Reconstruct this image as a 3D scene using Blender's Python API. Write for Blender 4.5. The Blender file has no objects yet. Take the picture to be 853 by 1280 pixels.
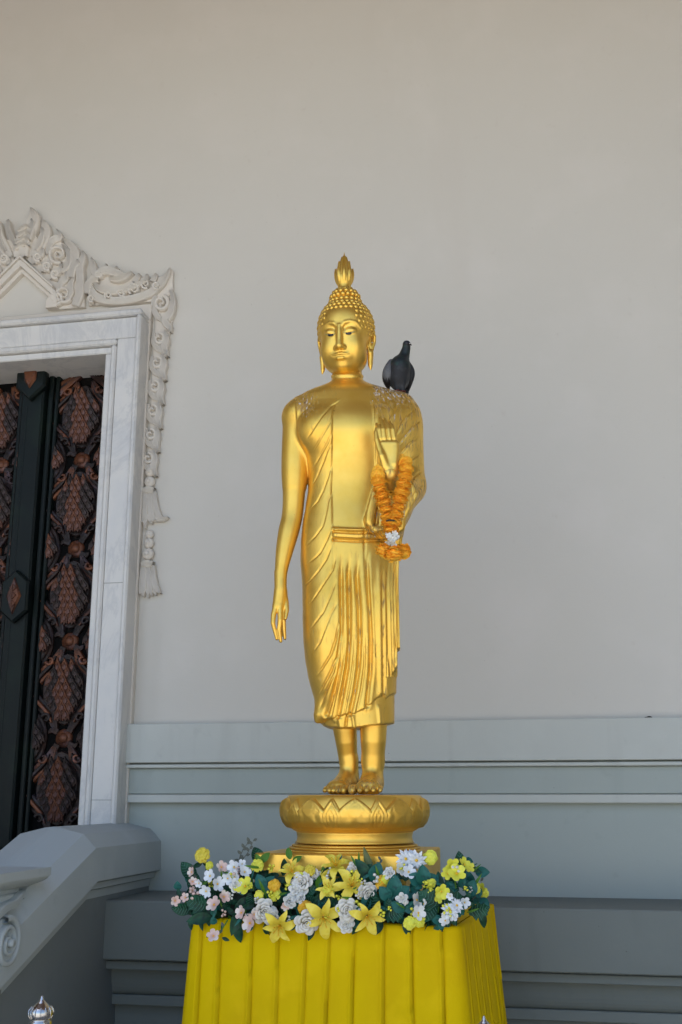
import bpy, bmesh, math, random
import numpy as np
from mathutils import Vector, Matrix, Euler
R_ = math.radians
random.seed(7); rng = np.random.default_rng(7)
sc = bpy.context.scene
col = sc.collection
# ------------------------------------------------------------------ camera
FPX, CX, CY = 1350.0, 426.5, 640.0          # focal length and centre, in pixels of the 853x1280 photograph
PITCH, YAW, EYE = R_(14.75), R_(10.9), 1.6
cam = bpy.data.objects.new('camera', bpy.data.cameras.new('camera')); col.objects.link(cam)
cam.data.sensor_fit = 'VERTICAL'; cam.data.sensor_height = 36.0; cam.data.lens = FPX/1280*36
cam.data.clip_end = 2000; cam.data.clip_start = 0.05
cam.location = (0, 0, EYE); cam.rotation_euler = (R_(90)+PITCH, 0, YAW)
sc.camera = cam
# ------------------------------------------------------------------ light
SUN_EL, SUN_AZ = R_(66), R_(243)             # sun stands behind the viewer's left shoulder, over the open court
w = bpy.data.worlds.new('World'); sc.world = w; w.use_nodes = True
nt = w.node_tree; bg = nt.nodes['Background']
sky = nt.nodes.new('ShaderNodeTexSky'); sky.sky_type = 'NISHITA'; sky.sun_disc = False
sky.sun_elevation = SUN_EL; sky.sun_rotation = SUN_AZ
nt.links.new(sky.outputs[0], bg.inputs[0]); bg.inputs[1].default_value = 0.15
sun = bpy.data.objects.new('sun', bpy.data.lights.new('sun', 'SUN')); col.objects.link(sun)
sun.data.energy = 4.6; sun.data.angle = R_(0.5); sun.data.color = (1.0, 0.95, 0.88)
sd = Vector((math.sin(SUN_AZ)*math.cos(SUN_EL), math.cos(SUN_AZ)*math.cos(SUN_EL), math.sin(SUN_EL)))
sun.rotation_euler = sd.to_track_quat('Z', 'Y').to_euler(); sun.location = (0, -10, 20)
sc.view_settings.view_transform = 'Standard'; sc.view_settings.look = 'None'
sc.view_settings.gamma = 1.0; sc.view_settings.use_curve_mapping = False
sc.view_settings.exposure = 1.12
sc.render.engine = 'CYCLES'
sc.cycles.use_denoising = True; sc.cycles.max_bounces = 8; sc.cycles.diffuse_bounces = 5
sc.cycles.sample_clamp_indirect = 6.0; sc.cycles.caustics_reflective = False; sc.cycles.caustics_refractive = False

# ------------------------------------------------------------------ places
cP, sP, cY, sY = math.cos(PITCH), math.sin(PITCH), math.cos(YAW), math.sin(YAW)
def ray(px, py):
    a, b = (CY-py)/FPX, (px-CX)/FPX
    f = cP - a*sP; u = b; v = a*cP + sP
    return Vector((-sY*f + cY*u, cY*f + sY*u, v))
def at(px, py, Y):                           # point on the wall-parallel plane y = Y
    d = ray(px, py); t = Y/d.y
    return Vector((d.x*t, Y, EYE + d.z*t))
def atx(px, py, X):                          # point on the plane x = X
    d = ray(px, py); t = X/d.x
    return Vector((X, d.y*t, EYE + d.z*t))
DS = 4.6                                     # distance of the statue's axis
STAGE = Matrix.Translation((-sY*DS, cY*DS, 0)) @ Matrix.Rotation(YAW, 4, 'Z')
def P(px, py, w=0.0):                        # stage point: x right, y away, z up; w metres nearer than the statue's axis
    a, b = (CY-py)/FPX, (px-CX)/FPX
    D = DS - w; f = cP - a*sP
    return np.array((b*D/f, -w, EYE + D*(a*cP+sP)/f))
def PV(px, py, w=0.0): return Vector(P(px, py, w))
def proj(V):                                 # stage points (n,3) -> pixels
    D = DS + V[:, 1]; z = V[:, 2]-EYE
    f = D*cP + z*sP; up = z*cP - D*sP
    return CX + FPX*V[:, 0]/f, CY - FPX*up/f
S_PX = DS/FPX*1.0

# ------------------------------------------------------------------ tags
def tag(o, label=None, cat=None, group=None, kind=None):
    if label: o['label'] = label
    if cat: o['category'] = cat
    if group: o['group'] = group
    if kind: o['kind'] = kind
    return o
def root(name, M4, label, cat, group=None):
    o = bpy.data.objects.new(name, None); col.objects.link(o)
    o.empty_display_size = 0.1; o.matrix_world = M4; o['_m'] = 1; del o['_m']
    ROOTM[o.name] = M4.copy()
    return tag(o, label, cat, group)
ROOTM = {}
def link(name, me, parent=None, frame=Matrix(), local=Matrix()):
    """frame: coordinate frame the mesh was drawn in; a child keeps its place in the world"""
    o = bpy.data.objects.new(name, me); col.objects.link(o)
    Wm = frame @ local
    if parent is not None:
        o.parent = parent; o.matrix_parent_inverse = Matrix()
        o.matrix_basis = ROOTM[parent.name].inverted() @ Wm
    else:
        o.matrix_basis = Wm
    ROOTM[o.name] = Wm.copy()
    return o

# ------------------------------------------------------------------ mesh collector
class MB:
    def __init__(s): s.v = []; s.f = []; s.m = []; s.smooth = []
    def add(s, vs, fs, m=0, sm=False):
        n = len(s.v); s.v += [tuple(map(float, q)) for q in vs]
        for f in fs: s.f.append(tuple(n+i for i in f)); s.m.append(m); s.smooth.append(sm)
    def box(s, lo, hi, m=0, bev=0.0, M4=None):
        x0, y0, z0 = lo; x1, y1, z1 = hi
        if bev > 0:
            b = bev; vs = []; idx = {}
            for sx in (0, 1):
                for sy in (0, 1):
                    for sz in (0, 1):
                        X = (x0, x1)[sx]; Yy = (y0, y1)[sy]; Z = (z0, z1)[sz]
                        dx = b*(1-2*sx); dy = b*(1-2*sy); dz = b*(1-2*sz)
                        idx[sx, sy, sz] = len(vs)
                        vs += [(X, Yy+dy, Z+dz), (X+dx, Yy, Z+dz), (X+dx, Yy+dy, Z)]
            bm = bmesh.new(); bv = [bm.verts.new(v) for v in vs]
            bmesh.ops.convex_hull(bm, input=bv); bm.normal_update()
            bm.verts.index_update()
            vs2 = [v.co[:] for v in bm.verts]; fs = [tuple(v.index for v in f.verts) for f in bm.faces]; bm.free()
        else:
            vs2 = [(x, y, z) for x in (x0, x1) for y in (y0, y1) for z in (z0, z1)]
            fs = [(0, 1, 3, 2), (4, 6, 7, 5), (0, 4, 5, 1), (2, 3, 7, 6), (0, 2, 6, 4), (1, 5, 7, 3)]
        if M4 is not None: vs2 = [(M4 @ Vector(v))[:] for v in vs2]
        s.add(vs2, fs, m); return s
    def loft(s, rings, m=0, sm=True, closed=True, caps=True):
        n = len(rings[0]); vs = [p for r in rings for p in r]; fs = []
        for i in range(len(rings)-1):
            for j in range(n if closed else n-1):
                k = (j+1) % n
                fs.append((i*n+j, i*n+k, (i+1)*n+k, (i+1)*n+j))
        s.add(vs, fs, m, sm)
        if caps and closed:
            s.add(rings[0], [tuple(range(n))[::-1]], m); s.add(rings[-1], [tuple(range(n))], m)
        return s
    def lathe(s, prof, c=(0, 0, 0), n=48, m=0, sm=True, caps=True):
        rings = [[(c[0]+r*math.cos(2*math.pi*k/n), c[1]+r*math.sin(2*math.pi*k/n), c[2]+z) for k in range(n)] for r, z in prof]
        return s.loft(rings, m, sm, True, caps)
    def tube(s, pts, rad, n=8, m=0, flat=1.0):
        pts = [Vector(p) for p in pts]; rings = []; N = len(pts)
        if not hasattr(rad, '__len__'): rad = [rad]*N
        up = Vector((0, 0, 1)); 
        for i, p in enumerate(pts):
            t = (pts[min(i+1, N-1)]-pts[max(i-1, 0)]).normalized()
            a = t.cross(up)
            if a.length < .05: a = t.cross(Vector((1, 0, 0)))
            a.normalize(); b = a.cross(t)
            rings.append([p + a*(rad[i]*math.cos(2*math.pi*k/n)) + b*(rad[i]*flat*math.sin(2*math.pi*k/n)) for k in range(n)])
        return s.loft(rings, m)
    def sphere(s, c, r, n=10, k=6, m=0, sc3=(1, 1, 1), M3=None):
        rings = []
        for i in range(k+1):
            th = math.pi*(i+.02*(1 if i == 0 else -1 if i == k else 0))/k
            ring = []
            for j in range(n):
                q = Vector((r*sc3[0]*math.sin(th)*math.cos(2*math.pi*j/n), r*sc3[1]*math.sin(th)*math.sin(2*math.pi*j/n), -r*sc3[2]*math.cos(th)))
                if M3 is not None: q = M3 @ q
                ring.append(Vector(c)+q)
            rings.append(ring)
        return s.loft(rings, m)
    def extr(s, prof, x0, x1, m=0):
        """prof: closed (y,z) polygon swept along x"""
        n = len(prof); a = [(x0, y, z) for y, z in prof]; b = [(x1, y, z) for y, z in prof]
        s.add(a+b, [(j, (j+1) % n, n+(j+1) % n, n+j) for j in range(n)]+[tuple(range(n))[::-1], tuple(range(n, 2*n))], m)
        return s
    def relief(s, pts, y0, h, bev=0.006, m=0):
        """outline (x,z) raised from the plane y0 towards -y by h, with a bevelled face"""
        pts = [Vector(p) for p in pts]
        area = sum(pts[i].x*pts[(i+1) % len(pts)].y - pts[(i+1) % len(pts)].x*pts[i].y for i in range(len(pts)))
        if area < 0: pts = pts[::-1]
        n = len(pts); ins = []
        for i in range(n):
            t = (pts[(i+1) % n]-pts[i-1]).normalized(); ins.append(pts[i]+Vector((-t.y, t.x))*bev)
        rings = [[(p.x, y0, p.y) for p in pts], [(p.x, y0-h+bev, p.y) for p in pts], [(p.x, y0-h, p.y) for p in ins]]
        vs = [p for r in rings for p in r]; fs = []
        for i in range(2):
            for j in range(n):
                k = (j+1) % n; fs.append((i*n+j, i*n+k, (i+1)*n+k, (i+1)*n+j))
        fs.append(tuple(range(2*n, 3*n)))
        s.add(vs, fs, m); return s
    def blade(s, spine, wid, y0, h, m=0, ridge=True, sub=4):
        """carved leaf or scroll: a curved, tapering strip in the x-z plane, raised towards -y"""
        sp = smooth_path([Vector((p[0], p[1])) for p in spine], sub)
        N = len(sp); ws = np.interp(np.linspace(0, 1, N), np.linspace(0, 1, len(wid)), wid)
        rings = []
        for i, p in enumerate(sp):
            t = (sp[min(i+1, N-1)]-sp[max(i-1, 0)]); t = t.normalized() if t.length > 1e-9 else Vector((0, 1))
            nrm = Vector((-t.y, t.x)); w_ = max(ws[i], .0004); e = 1 if w_ > .003 else w_/.003
            pr = [(-1, 0), (-.98, .6), (-.7, .95), (-.32, .62 if ridge else 1), (0, 1.0), (.32, .62 if ridge else 1), (.7, .95), (.98, .6), (1, 0)]
            rings.append([(p.x+nrm.x*a*w_, y0-h*b*(.35+.65*e), p.y+nrm.y*a*w_) for a, b in pr])
        s.loft(rings, m, True, False, False); return s
    def me(s, name, mats):
        me = bpy.data.meshes.new(name); me.from_pydata(s.v, [], s.f)
        for mt in (mats if isinstance(mats, (list, tuple)) else [mats]): me.materials.append(mt)
        me.polygons.foreach_set('material_index', s.m); me.polygons.foreach_set('use_smooth', s.smooth)
        me.update(); return me
    def build(s, name, mats, parent=None, frame=Matrix(), local=Matrix(), fix=True):
        me = s.me(name, mats)
        if fix:
            bm = bmesh.new(); bm.from_mesh(me); bmesh.ops.recalc_face_normals(bm, faces=bm.faces); bm.to_mesh(me); bm.free()
        return link(name, me, parent, frame, local)
def smooth_path(pts, sub=4):
    out = []; n = len(pts)
    for i in range(n-1):
        p0, p1, p2, p3 = pts[max(i-1, 0)], pts[i], pts[i+1], pts[min(i+2, n-1)]
        for k in range(sub):
            t = k/sub
            out.append(0.5*((2*p1)+(p2-p0)*t+(2*p0-5*p1+4*p2-p3)*t*t+(3*p1-p0-3*p2+p3)*t**3))
    out.append(pts[-1]); return out

# ------------------------------------------------------------------ materials
def mat(name, base, rough=.6, metal=0.0, spec=.5, noise=None, bump=None, extra=None, sheen=0, sss=0, coat=0):
    """noise: list of (scale, colour, low, high, detail, stretch) layers; bump: list of (scale, strength, distance, stretch)"""
    m = bpy.data.materials.new(name); m.use_nodes = True; t = m.node_tree; N, L = t.nodes, t.links
    b = N['Principled BSDF']; b.inputs['Base Color'].default_value = (*base, 1); b.inputs['Roughness'].default_value = rough
    b.inputs['Metallic'].default_value = metal; b.inputs['Specular IOR Level'].default_value = spec
    if sheen: b.inputs['Sheen Weight'].default_value = sheen
    if coat: b.inputs['Coat Weight'].default_value = coat; b.inputs['Coat Roughness'].default_value = .25
    if sss: b.inputs['Subsurface Weight'].default_value = sss; b.inputs['Subsurface Radius'].default_value = (.01, .008, .004)
    tc = N.new('ShaderNodeTexCoord'); cur = None
    def nz(scale, detail=4, stretch=(1, 1, 1), rough=.55, dist=0):
        mp = N.new('ShaderNodeMapping'); mp.inputs['Scale'].default_value = stretch; L.new(tc.outputs['Object'], mp.inputs[0])
        n = N.new('ShaderNodeTexNoise'); n.inputs['Scale'].default_value = scale; n.inputs['Detail'].default_value = detail
        n.inputs['Roughness'].default_value = rough; n.inputs['Distortion'].default_value = dist
        L.new(mp.outputs[0], n.inputs['Vector']); return n.outputs['Fac']
    def ramp(src, lo, hi):
        r = N.new('ShaderNodeMapRange'); r.inputs[1].default_value = lo; r.inputs[2].default_value = hi; L.new(src, r.inputs[0]); return r.outputs[0]
    def mix(fac, a, bcol):
        x = N.new('ShaderNodeMix'); x.data_type = 'RGBA'
        if hasattr(fac, 'links') or not isinstance(fac, float): L.new(fac, x.inputs[0])
        else: x.inputs[0].default_value = fac
        for s_, v in ((6, a), (7, bcol)):
            if isinstance(v, tuple): x.inputs[s_].default_value = (*v, 1)
            else: L.new(v, x.inputs[s_])
        return x.outputs[2]
    cur = base
    for ly in (noise or []):
        sc_, c, lo, hi = ly[:4]; det = ly[4] if len(ly) > 4 else 4; st = ly[5] if len(ly) > 5 else (1, 1, 1)
        cur = mix(ramp(nz(sc_, det, st), lo, hi), cur, c)
    if extra: cur = extra(t, N, L, tc, nz, ramp, mix, cur, b) or cur
    if not isinstance(cur, tuple): L.new(cur, b.inputs['Base Color'])
    last = None
    for bp in (bump or []):
        n = nz(bp[0], 4, bp[3] if len(bp) > 3 else (1, 1, 1)); q = N.new('ShaderNodeBump')
        q.inputs['Strength'].default_value = bp[1]; q.inputs['Distance'].default_value = bp[2]; L.new(n, q.inputs['Height'])
        if last: L.new(last, q.inputs['Normal'])
        last = q.outputs[0]
    if last: L.new(last, b.inputs['Normal'])
    m['nodes_note'] = 0; del m['nodes_note']
    return m
def mth(N, L, op, a, b=None):
    n = N.new('ShaderNodeMath'); n.operation = op
    for i, v in enumerate((a, b)):
        if v is None: continue
        if isinstance(v, (int, float)): n.inputs[i].default_value = v
        else: L.new(v, n.inputs[i])
    return n.outputs[0]
PLASTER = mat('plaster', (.66, .635, .580), .85, spec=.2, noise=[(.35, (.635, .61, .555), .4, .7), (2.2, (.68, .65, .60), .5, .8), (14, (.615, .58, .525), .66, .85, 6), (75, (.36, .33, .29), .785, .80, 2), (.9, (.63, .595, .54), .60, .85, 5, (2, 1, .5))],
              bump=[(90, .12, .004), (3.0, .25, .012), (600, .15, .001)])
def wallpaint(name, c):
    k = lambda f: tuple(x*f for x in c)
    return mat(name, c, .75, spec=.3, noise=[(.5, k(.93), .4, .7), (9, k(.85), .62, .82, 6), (1.3, k(.84), .58, .85, 6, (4, 1, .4)), (60, k(.35), .775, .80, 2), (2.6, k(1.06), .55, .8, 7)], bump=[(80, .12, .003), (4.0, .2, .008), (350, .1, .001), (1.1, .2, .03)])
DADO = wallpaint('dado_paint', (.575, .595, .555))
DADO3 = wallpaint('lower_wall_paint', (.42, .462, .432))
DADO2 = wallpaint('base_paint', (.20, .222, .208))
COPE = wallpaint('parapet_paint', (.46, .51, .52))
PARW_SHADE = wallpaint('parapet_wall_shade', (.22, .245, .25))  # shade at the lower left put into the colour, darker than the coping
STUCCO = mat('white_stucco', (.72, .67, .60), .8, spec=.25, noise=[(7, (.67, .62, .55), .5, .8, 6), (30, (.58, .53, .46), .66, .85)], bump=[(120, .2, .003), (25, .25, .006)])
def marble_x(t, N, L, tc, nz, ramp, mix, cur, b):
    v = nz(2.2, 8, (1, 1, .6), .65, 1.2)
    k = mth(N, L, 'ABSOLUTE', mth(N, L, 'SUBTRACT', v, .5)); r = ramp(k, .045, 0.0)
    k2 = mth(N, L, 'MULTIPLY', r, .32)
    return mix(k2, cur, (.42, .43, .45))
MARBLE = mat('white_marble', (.72, .705, .675), .38, spec=.5, noise=[(3, (.62, .625, .63), .45, .75, 6), (40, (.66, .65, .63), .6, .8)], extra=marble_x, bump=[(60, .05, .002)])
FLOOR = mat('floor_tiles', (.42, .41, .39), .5, noise=[(4, (.42, .38, .33), .4, .7)], bump=[(60, .1, .003)])
GROUND = mat('court_paving', (.47, .44, .39), .8, noise=[(.8, (.42, .39, .34), .4, .7), (20, (.37, .345, .30), .6, .8)], bump=[(40, .2, .006)])
CEIL = mat('ceiling_paint', (.17, .10, .06), .8, noise=[(1, (.14, .08, .05), .4, .7)])
DARKWOOD = mat('green_black_lacquer', (.005, .009, .009), .45, spec=.22, noise=[(5, (.009, .018, .013), .5, .75), (30, (.022, .020, .012), .68, .8)], bump=[(60, .15, .003)])
def carve_x(t, N, L, tc, nz, ramp, mix, cur, b):
    return None
COPPER = mat('copper_lacquer', (.17, .062, .030), .38, metal=.35, spec=.35, noise=[(3.0, (.028, .016, .017), .42, .60, 5), (11, (.28, .10, .05), .55, .72, 5), (17, (.11, .075, .085), .56, .7), (60, (.02, .015, .014), .6, .75)], bump=[(90, .4, .004)])
UMBER = mat('umber_lacquer', (.022, .014, .013), .40, metal=.2, spec=.35, noise=[(4, (.05, .022, .016), .52, .68, 5), (16, (.05, .038, .048), .56, .7), (70, (.012, .011, .012), .58, .75)], bump=[(90, .4, .004)])
RECESS = mat('dark_ground', (.004, .004, .004), .8, spec=.1, noise=[(30, (.03, .02, .016), .6, .8)])
def gold_x(t, N, L, tc, nz, ramp, mix, cur, b):
    return cur
GOLD = mat('gold_paint', (.88, .555, .105), .39, metal=.82, noise=[(9, (.84, .50, .075), .45, .72, 5), (4, (.98, .66, .15), .52, .8, 4), (55, (.50, .30, .06), .7, .8, 3)], bump=[(28, .10, .006), (160, .06, .002)])
# ------------------------------------------------------------------ sculpting by distance fields
class Field:
    def __init__(s, lo, hi, vox):
        s.h = vox; s.lo = np.array(lo, np.float32); n = [int(math.ceil((hi[i]-lo[i])/vox))+1 for i in range(3)]
        s.ax = [(s.lo[i]+vox*np.arange(n[i])).astype(np.float32) for i in range(3)]; s.F = np.full(n, 1.0, np.float32)
    def add(s, fn, lo, hi, k=0.0, op='u'):
        m = k+3*s.h; sl = []
        for i in range(3):
            a = max(0, int((lo[i]-m-s.lo[i])/s.h)); b = min(len(s.ax[i]), int((hi[i]+m-s.lo[i])/s.h)+2); sl.append(slice(a, max(a, b)))
        if any(q.stop <= q.start for q in sl): return
        X = s.ax[0][sl[0]][:, None, None]; Y = s.ax[1][sl[1]][None, :, None]; Z = s.ax[2][sl[2]][None, None, :]
        d = fn(X, Y, Z).astype(np.float32); A = s.F[tuple(sl)]
        if op == 'u':
            if k > 0:
                h = np.clip(.5+.5*(A-d)/k, 0, 1); A[...] = A*(1-h)+d*h-k*h*(1-h)
            else: np.minimum(A, d, out=A)
        else:                                # carve
            if k > 0:
                h = np.clip(.5-.5*(A+d)/k, 0, 1); A[...] = A*(1-h)-d*h+k*h*(1-h)
            else: np.maximum(A, -d, out=A)
    def caps(s, pts, rad, k=0.01, op='u', flat=None):
        """chain of tapered capsules"""
        Pn = np.array(pts, float); Rn = list(rad); R = max(Rn)
        def fn(X, Y, Z):
            best = None
            for i in range(len(Pn)-1):
                a, b, r1, r2 = Pn[i], Pn[i+1], Rn[i], Rn[i+1]
                ba = b-a; L2 = float(ba@ba)+1e-12; px, py, pz = X-a[0], Y-a[1], Z-a[2]
                h = np.clip((px*ba[0]+py*ba[1]+pz*ba[2])/L2, 0, 1)
                d = np.sqrt((px-h*ba[0])**2+(py-h*ba[1])**2+(pz-h*ba[2])**2)-(r1+(r2-r1)*h)
                if best is None: best = d
                else:
                    q = min(r1, r2)*.25; e = np.clip(1-np.abs(best-d)/q, 0, 1); best = np.minimum(best, d)-e*e*q*.03
            return best
        s.add(fn, Pn.min(0)-R, Pn.max(0)+R, k, op)
    def ell(s, c, r, k=0.01, op='u', M=None):
        c = np.array(c, float); r = np.array(r, float); R = r.max() if M is not None else r
        def fn(X, Y, Z):
            x, y, z = X-c[0], Y-c[1], Z-c[2]
            if M is not None:
                x, y, z = (M[0][0]*x+M[1][0]*y+M[2][0]*z, M[0][1]*x+M[1][1]*y+M[2][1]*z, M[0][2]*x+M[1][2]*y+M[2][2]*z)
            k0 = np.sqrt((x/r[0])**2+(y/r[1])**2+(z/r[2])**2); k1 = np.sqrt((x/r[0]**2)**2+(y/r[1]**2)**2+(z/r[2]**2)**2)
            return np.where(k1 > 1e-6, k0*(k0-1)/np.maximum(k1, 1e-6), -r.min())
        s.add(fn, c-R, c+R, k, op)
    def mesh(s):
        F = s.F; ins = F < 0; n = F.shape
        c = np.zeros([q-1 for q in n], np.int8)
        for dx in (0, 1):
            for dy in (0, 1):
                for dz in (0, 1): c += ins[dx:n[0]-1+dx, dy:n[1]-1+dy, dz:n[2]-1+dz]
        act = (c > 0) & (c < 8); I = np.argwhere(act); idx = np.full(act.shape, -1, np.int64); idx[act] = np.arange(len(I))
        S = np.zeros((len(I), 3)); W = np.zeros(len(I)); corners = [(a, b, d) for a in (0, 1) for b in (0, 1) for d in (0, 1)]
        val = {q: F[I[:, 0]+q[0], I[:, 1]+q[1], I[:, 2]+q[2]].astype(float) for q in corners}
        for q in corners:
            for ax in range(3):
                if q[ax] == 0:
                    r = list(q); r[ax] = 1; r = tuple(r); a, b = val[q], val[r]; x = (a < 0) != (b < 0)
                    t = np.where(x, a/np.where(x, a-b, 1), 0); p = np.array(q, float)[None, :].repeat(len(I), 0); p[:, ax] += t
                    S[x] += p[x]; W[x] += 1
        V = s.lo + s.h*(I + S/np.maximum(W, 1)[:, None]); quads = []
        for ax in range(3):
            o = [q for q in range(3) if q != ax]
            A = [slice(None)]*3; B = [slice(None)]*3; A[ax] = slice(0, n[ax]-1); B[ax] = slice(1, n[ax])
            ch = ins[tuple(A)] != ins[tuple(B)]
            J = np.argwhere(ch); J = J[(J[:, o[0]] > 0) & (J[:, o[1]] > 0) & (J[:, o[0]] < n[o[0]]-1) & (J[:, o[1]] < n[o[1]]-1)]
            st = ins[J[:, 0], J[:, 1], J[:, 2]]
            def g(da, db):
                K = J.copy(); K[:, o[0]] -= da; K[:, o[1]] -= db; return idx[K[:, 0], K[:, 1], K[:, 2]]
            Q = np.stack([g(1, 1), g(0, 1), g(0, 0), g(1, 0)], 1)
            flip = st if ax != 1 else ~st
            Q[~flip] = Q[~flip][:, ::-1]; quads.append(Q)
        return V, np.concatenate(quads)
def vnormals(V, Q):
    n = np.cross(V[Q[:, 2]]-V[Q[:, 0]], V[Q[:, 3]]-V[Q[:, 1]]); N = np.zeros_like(V)
    for i in range(4): 
        for a in range(3): N[:, a] += np.bincount(Q[:, i], n[:, a], len(V))
    return N/np.maximum(np.linalg.norm(N, axis=1), 1e-12)[:, None]
def relax(V, Q, it=1, lam=.5):
    for _ in range(it):
        S = np.zeros_like(V); C = np.zeros(len(V))
        for i in range(4):
            a, b = Q[:, i], Q[:, (i+1) % 4]
            for q in range(3): S[:, q] += np.bincount(a, V[b, q], len(V)) + np.bincount(b, V[a, q], len(V))
            C += np.bincount(a, minlength=len(V)) + np.bincount(b, minlength=len(V))
        V = V+(S/np.maximum(C, 1)[:, None]-V)*lam
    return V
def sculpt(name, V, Q, m, parent, frame=None, attr=None, normals=None):
    frame = STAGE if frame is None else frame
    used = np.unique(Q); mp = np.full(len(V), -1); mp[used] = np.arange(len(used))
    me = bpy.data.meshes.new(name); Vv = V[used]
    me.vertices.add(len(Vv)); me.vertices.foreach_set('co', Vv.astype(np.float32).ravel())
    q = mp[Q]; me.loops.add(q.size); me.loops.foreach_set('vertex_index', q.ravel().astype(np.int32))
    me.polygons.add(len(q)); me.polygons.foreach_set('loop_start', np.arange(0, q.size, 4, dtype=np.int32)); me.polygons.foreach_set('loop_total', np.full(len(q), 4, np.int32))
    me.materials.append(m); me.update(calc_edges=True); me.polygons.foreach_set('use_smooth', np.ones(len(q), bool))
    if attr is not None:
        at_ = me.attributes.new('soil', 'FLOAT', 'POINT'); at_.data.foreach_set('value', attr[used].astype(np.float32))
    if normals is not None: me.normals_split_custom_set_from_vertices(normals[used].tolist())
    return link(name, me, parent, frame)
def seg_signed(px, py, pl):
    """distance to a polyline in pixels, positive on its right-hand side going down"""
    best = np.full(px.shape, 1e9); sg = np.ones(px.shape); tt = np.zeros(px.shape); n = len(pl)-1
    for i in range(n):
        ax, ay = pl[i]; bx, by = pl[i+1]; dx, dy = bx-ax, by-ay; L2 = dx*dx+dy*dy
        h = np.clip(((px-ax)*dx+(py-ay)*dy)/L2, 0, 1); qx, qy = px-ax-h*dx, py-ay-h*dy; d = np.hypot(qx, qy)
        c = -(dx*qy-dy*qx); u = d < best; best = np.where(u, d, best); sg = np.where(u, np.where(c >= 0, 1, -1), sg); tt = np.where(u, (i+h)/n, tt)
    return best*sg, tt

# ------------------------------------------------------------------ the golden statue
def soil_x(t, N, L, tc, nz, ramp, mix, cur, b):
    a = N.new('ShaderNodeAttribute'); a.attribute_name = 'soil'; s_ = a.outputs['Fac']
    drip = nz(75, 3, (1, 1, .22)); fine = nz(120, 4, (1, 1, .5))
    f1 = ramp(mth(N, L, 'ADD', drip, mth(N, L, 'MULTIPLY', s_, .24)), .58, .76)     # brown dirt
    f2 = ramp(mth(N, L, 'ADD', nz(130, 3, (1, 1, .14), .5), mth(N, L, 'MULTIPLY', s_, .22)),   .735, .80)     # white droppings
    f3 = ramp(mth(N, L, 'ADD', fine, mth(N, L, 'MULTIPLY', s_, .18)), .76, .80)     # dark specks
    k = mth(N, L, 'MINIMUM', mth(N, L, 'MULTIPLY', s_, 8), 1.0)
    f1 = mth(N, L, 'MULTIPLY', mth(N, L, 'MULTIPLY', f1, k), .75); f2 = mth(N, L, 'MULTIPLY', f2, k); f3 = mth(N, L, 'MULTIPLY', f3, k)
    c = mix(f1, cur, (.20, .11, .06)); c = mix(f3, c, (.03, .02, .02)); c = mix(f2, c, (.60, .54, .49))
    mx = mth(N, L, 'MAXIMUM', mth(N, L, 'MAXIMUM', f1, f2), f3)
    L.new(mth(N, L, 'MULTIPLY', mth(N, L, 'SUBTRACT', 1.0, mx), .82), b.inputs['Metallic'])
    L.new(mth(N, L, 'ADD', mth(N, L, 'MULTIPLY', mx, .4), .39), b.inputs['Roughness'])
    return c
GOLDB = mat('weathered_gold_paint', (.88, .555, .105), .39, metal=.82, noise=[(9, (.84, .50, .075), .45, .72, 5), (4, (.98, .66, .15), .52, .8, 4), (55, (.50, .30, .06), .72, .82, 3)], bump=[(28, .10, .006), (160, .06, .002)], extra=soil_x)

# pedestal frame: turned a little more than the wall
SHADE_PIERS = (-8.2, -5.0, 3.7); ZL = P(430, 993.5, .27)[2]   # lotus top
statue = root('golden_statue', STAGE @ Matrix.Translation((.02, 0, P(430, 1110, .35)[2])),
              'gold painted standing statue with a raised hand on a lotus base above the flowers', 'statue')
torso = [  # py, left px, right px, front depth, back depth (m)
 (460, 425, 443, .03, .04), (480, 415, 455, .05, .07), (485, 402, 468, .072, .10), (489, 390, 484, .090, .11), (494, 377, 502, .105, .12), (502, 371, 512, .115, .13), (512, 370, 518, .13, .135),
 (530, 373, 518, .150, .14), (548, 378, 514, .158, .14), (570, 383, 508, .150, .13), (595, 388.8, 501, .135, .12), (615, 388.2, 498, .128, .115), (635, 384.8, 497, .128, .12),
 (655, 381.5, 497, .135, .13), (680, 378.5, 497, .142, .15), (705, 377.5, 496.5, .145, .155), (733, 379.5, 496, .148, .15), (775, 384.5, 495.5, .150, .14), (820, 389.5, 495, .150, .13),
 (850, 394, 494.5, .150, .125), (880, 398, 494.5, .150, .125), (905, 402, 494.5, .150, .125), (925, 404, 494.5, .15, .12)]
def torso_fn(grow=0.0, flare=0.0):
    T = sorted([(P(430, r[0], 0)[2], P(r[1], r[0])[0], P(r[2], r[0])[0], r[3], r[4]) for r in torso])
    zz, l, r, bf, bb = [np.array(c) for c in zip(*T)]
    ze = np.linspace(zz[0], zz[-1], 600); f = lambda a: np.convolve(np.pad(np.interp(ze, zz, a), 9, mode='edge'), np.ones(19)/19, 'valid')
    l, r, bf, bb = f(l), f(r), f(bf), f(bb)
    def fn(X, Y, Z):
        L_ = np.interp(Z, ze, l); Rr = np.interp(Z, ze, r); c = (L_+Rr)/2; a = (Rr-L_)/2+grow
        b = np.where(Y < 0, np.interp(Z, ze, bf), np.interp(Z, ze, bb))+grow
        k = (np.abs((X-c)/a)**2.25+np.abs(Y/b)**2.25)**(1/2.25)
        sl = np.where(Z > P(430, 500)[2], .6, 1.0)
        return (k-1)*np.minimum(a, b)*sl
    return fn
fb = Field(P(335, 925, 0)-[0, .42, .0], P(541, 438, 0)+[0, .2, 0], .0034)
zn_ = lambda y: P(430, y, .05)[2]
zt, zb = P(430, 472)[2], P(430, 905, .1)[2]
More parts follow.
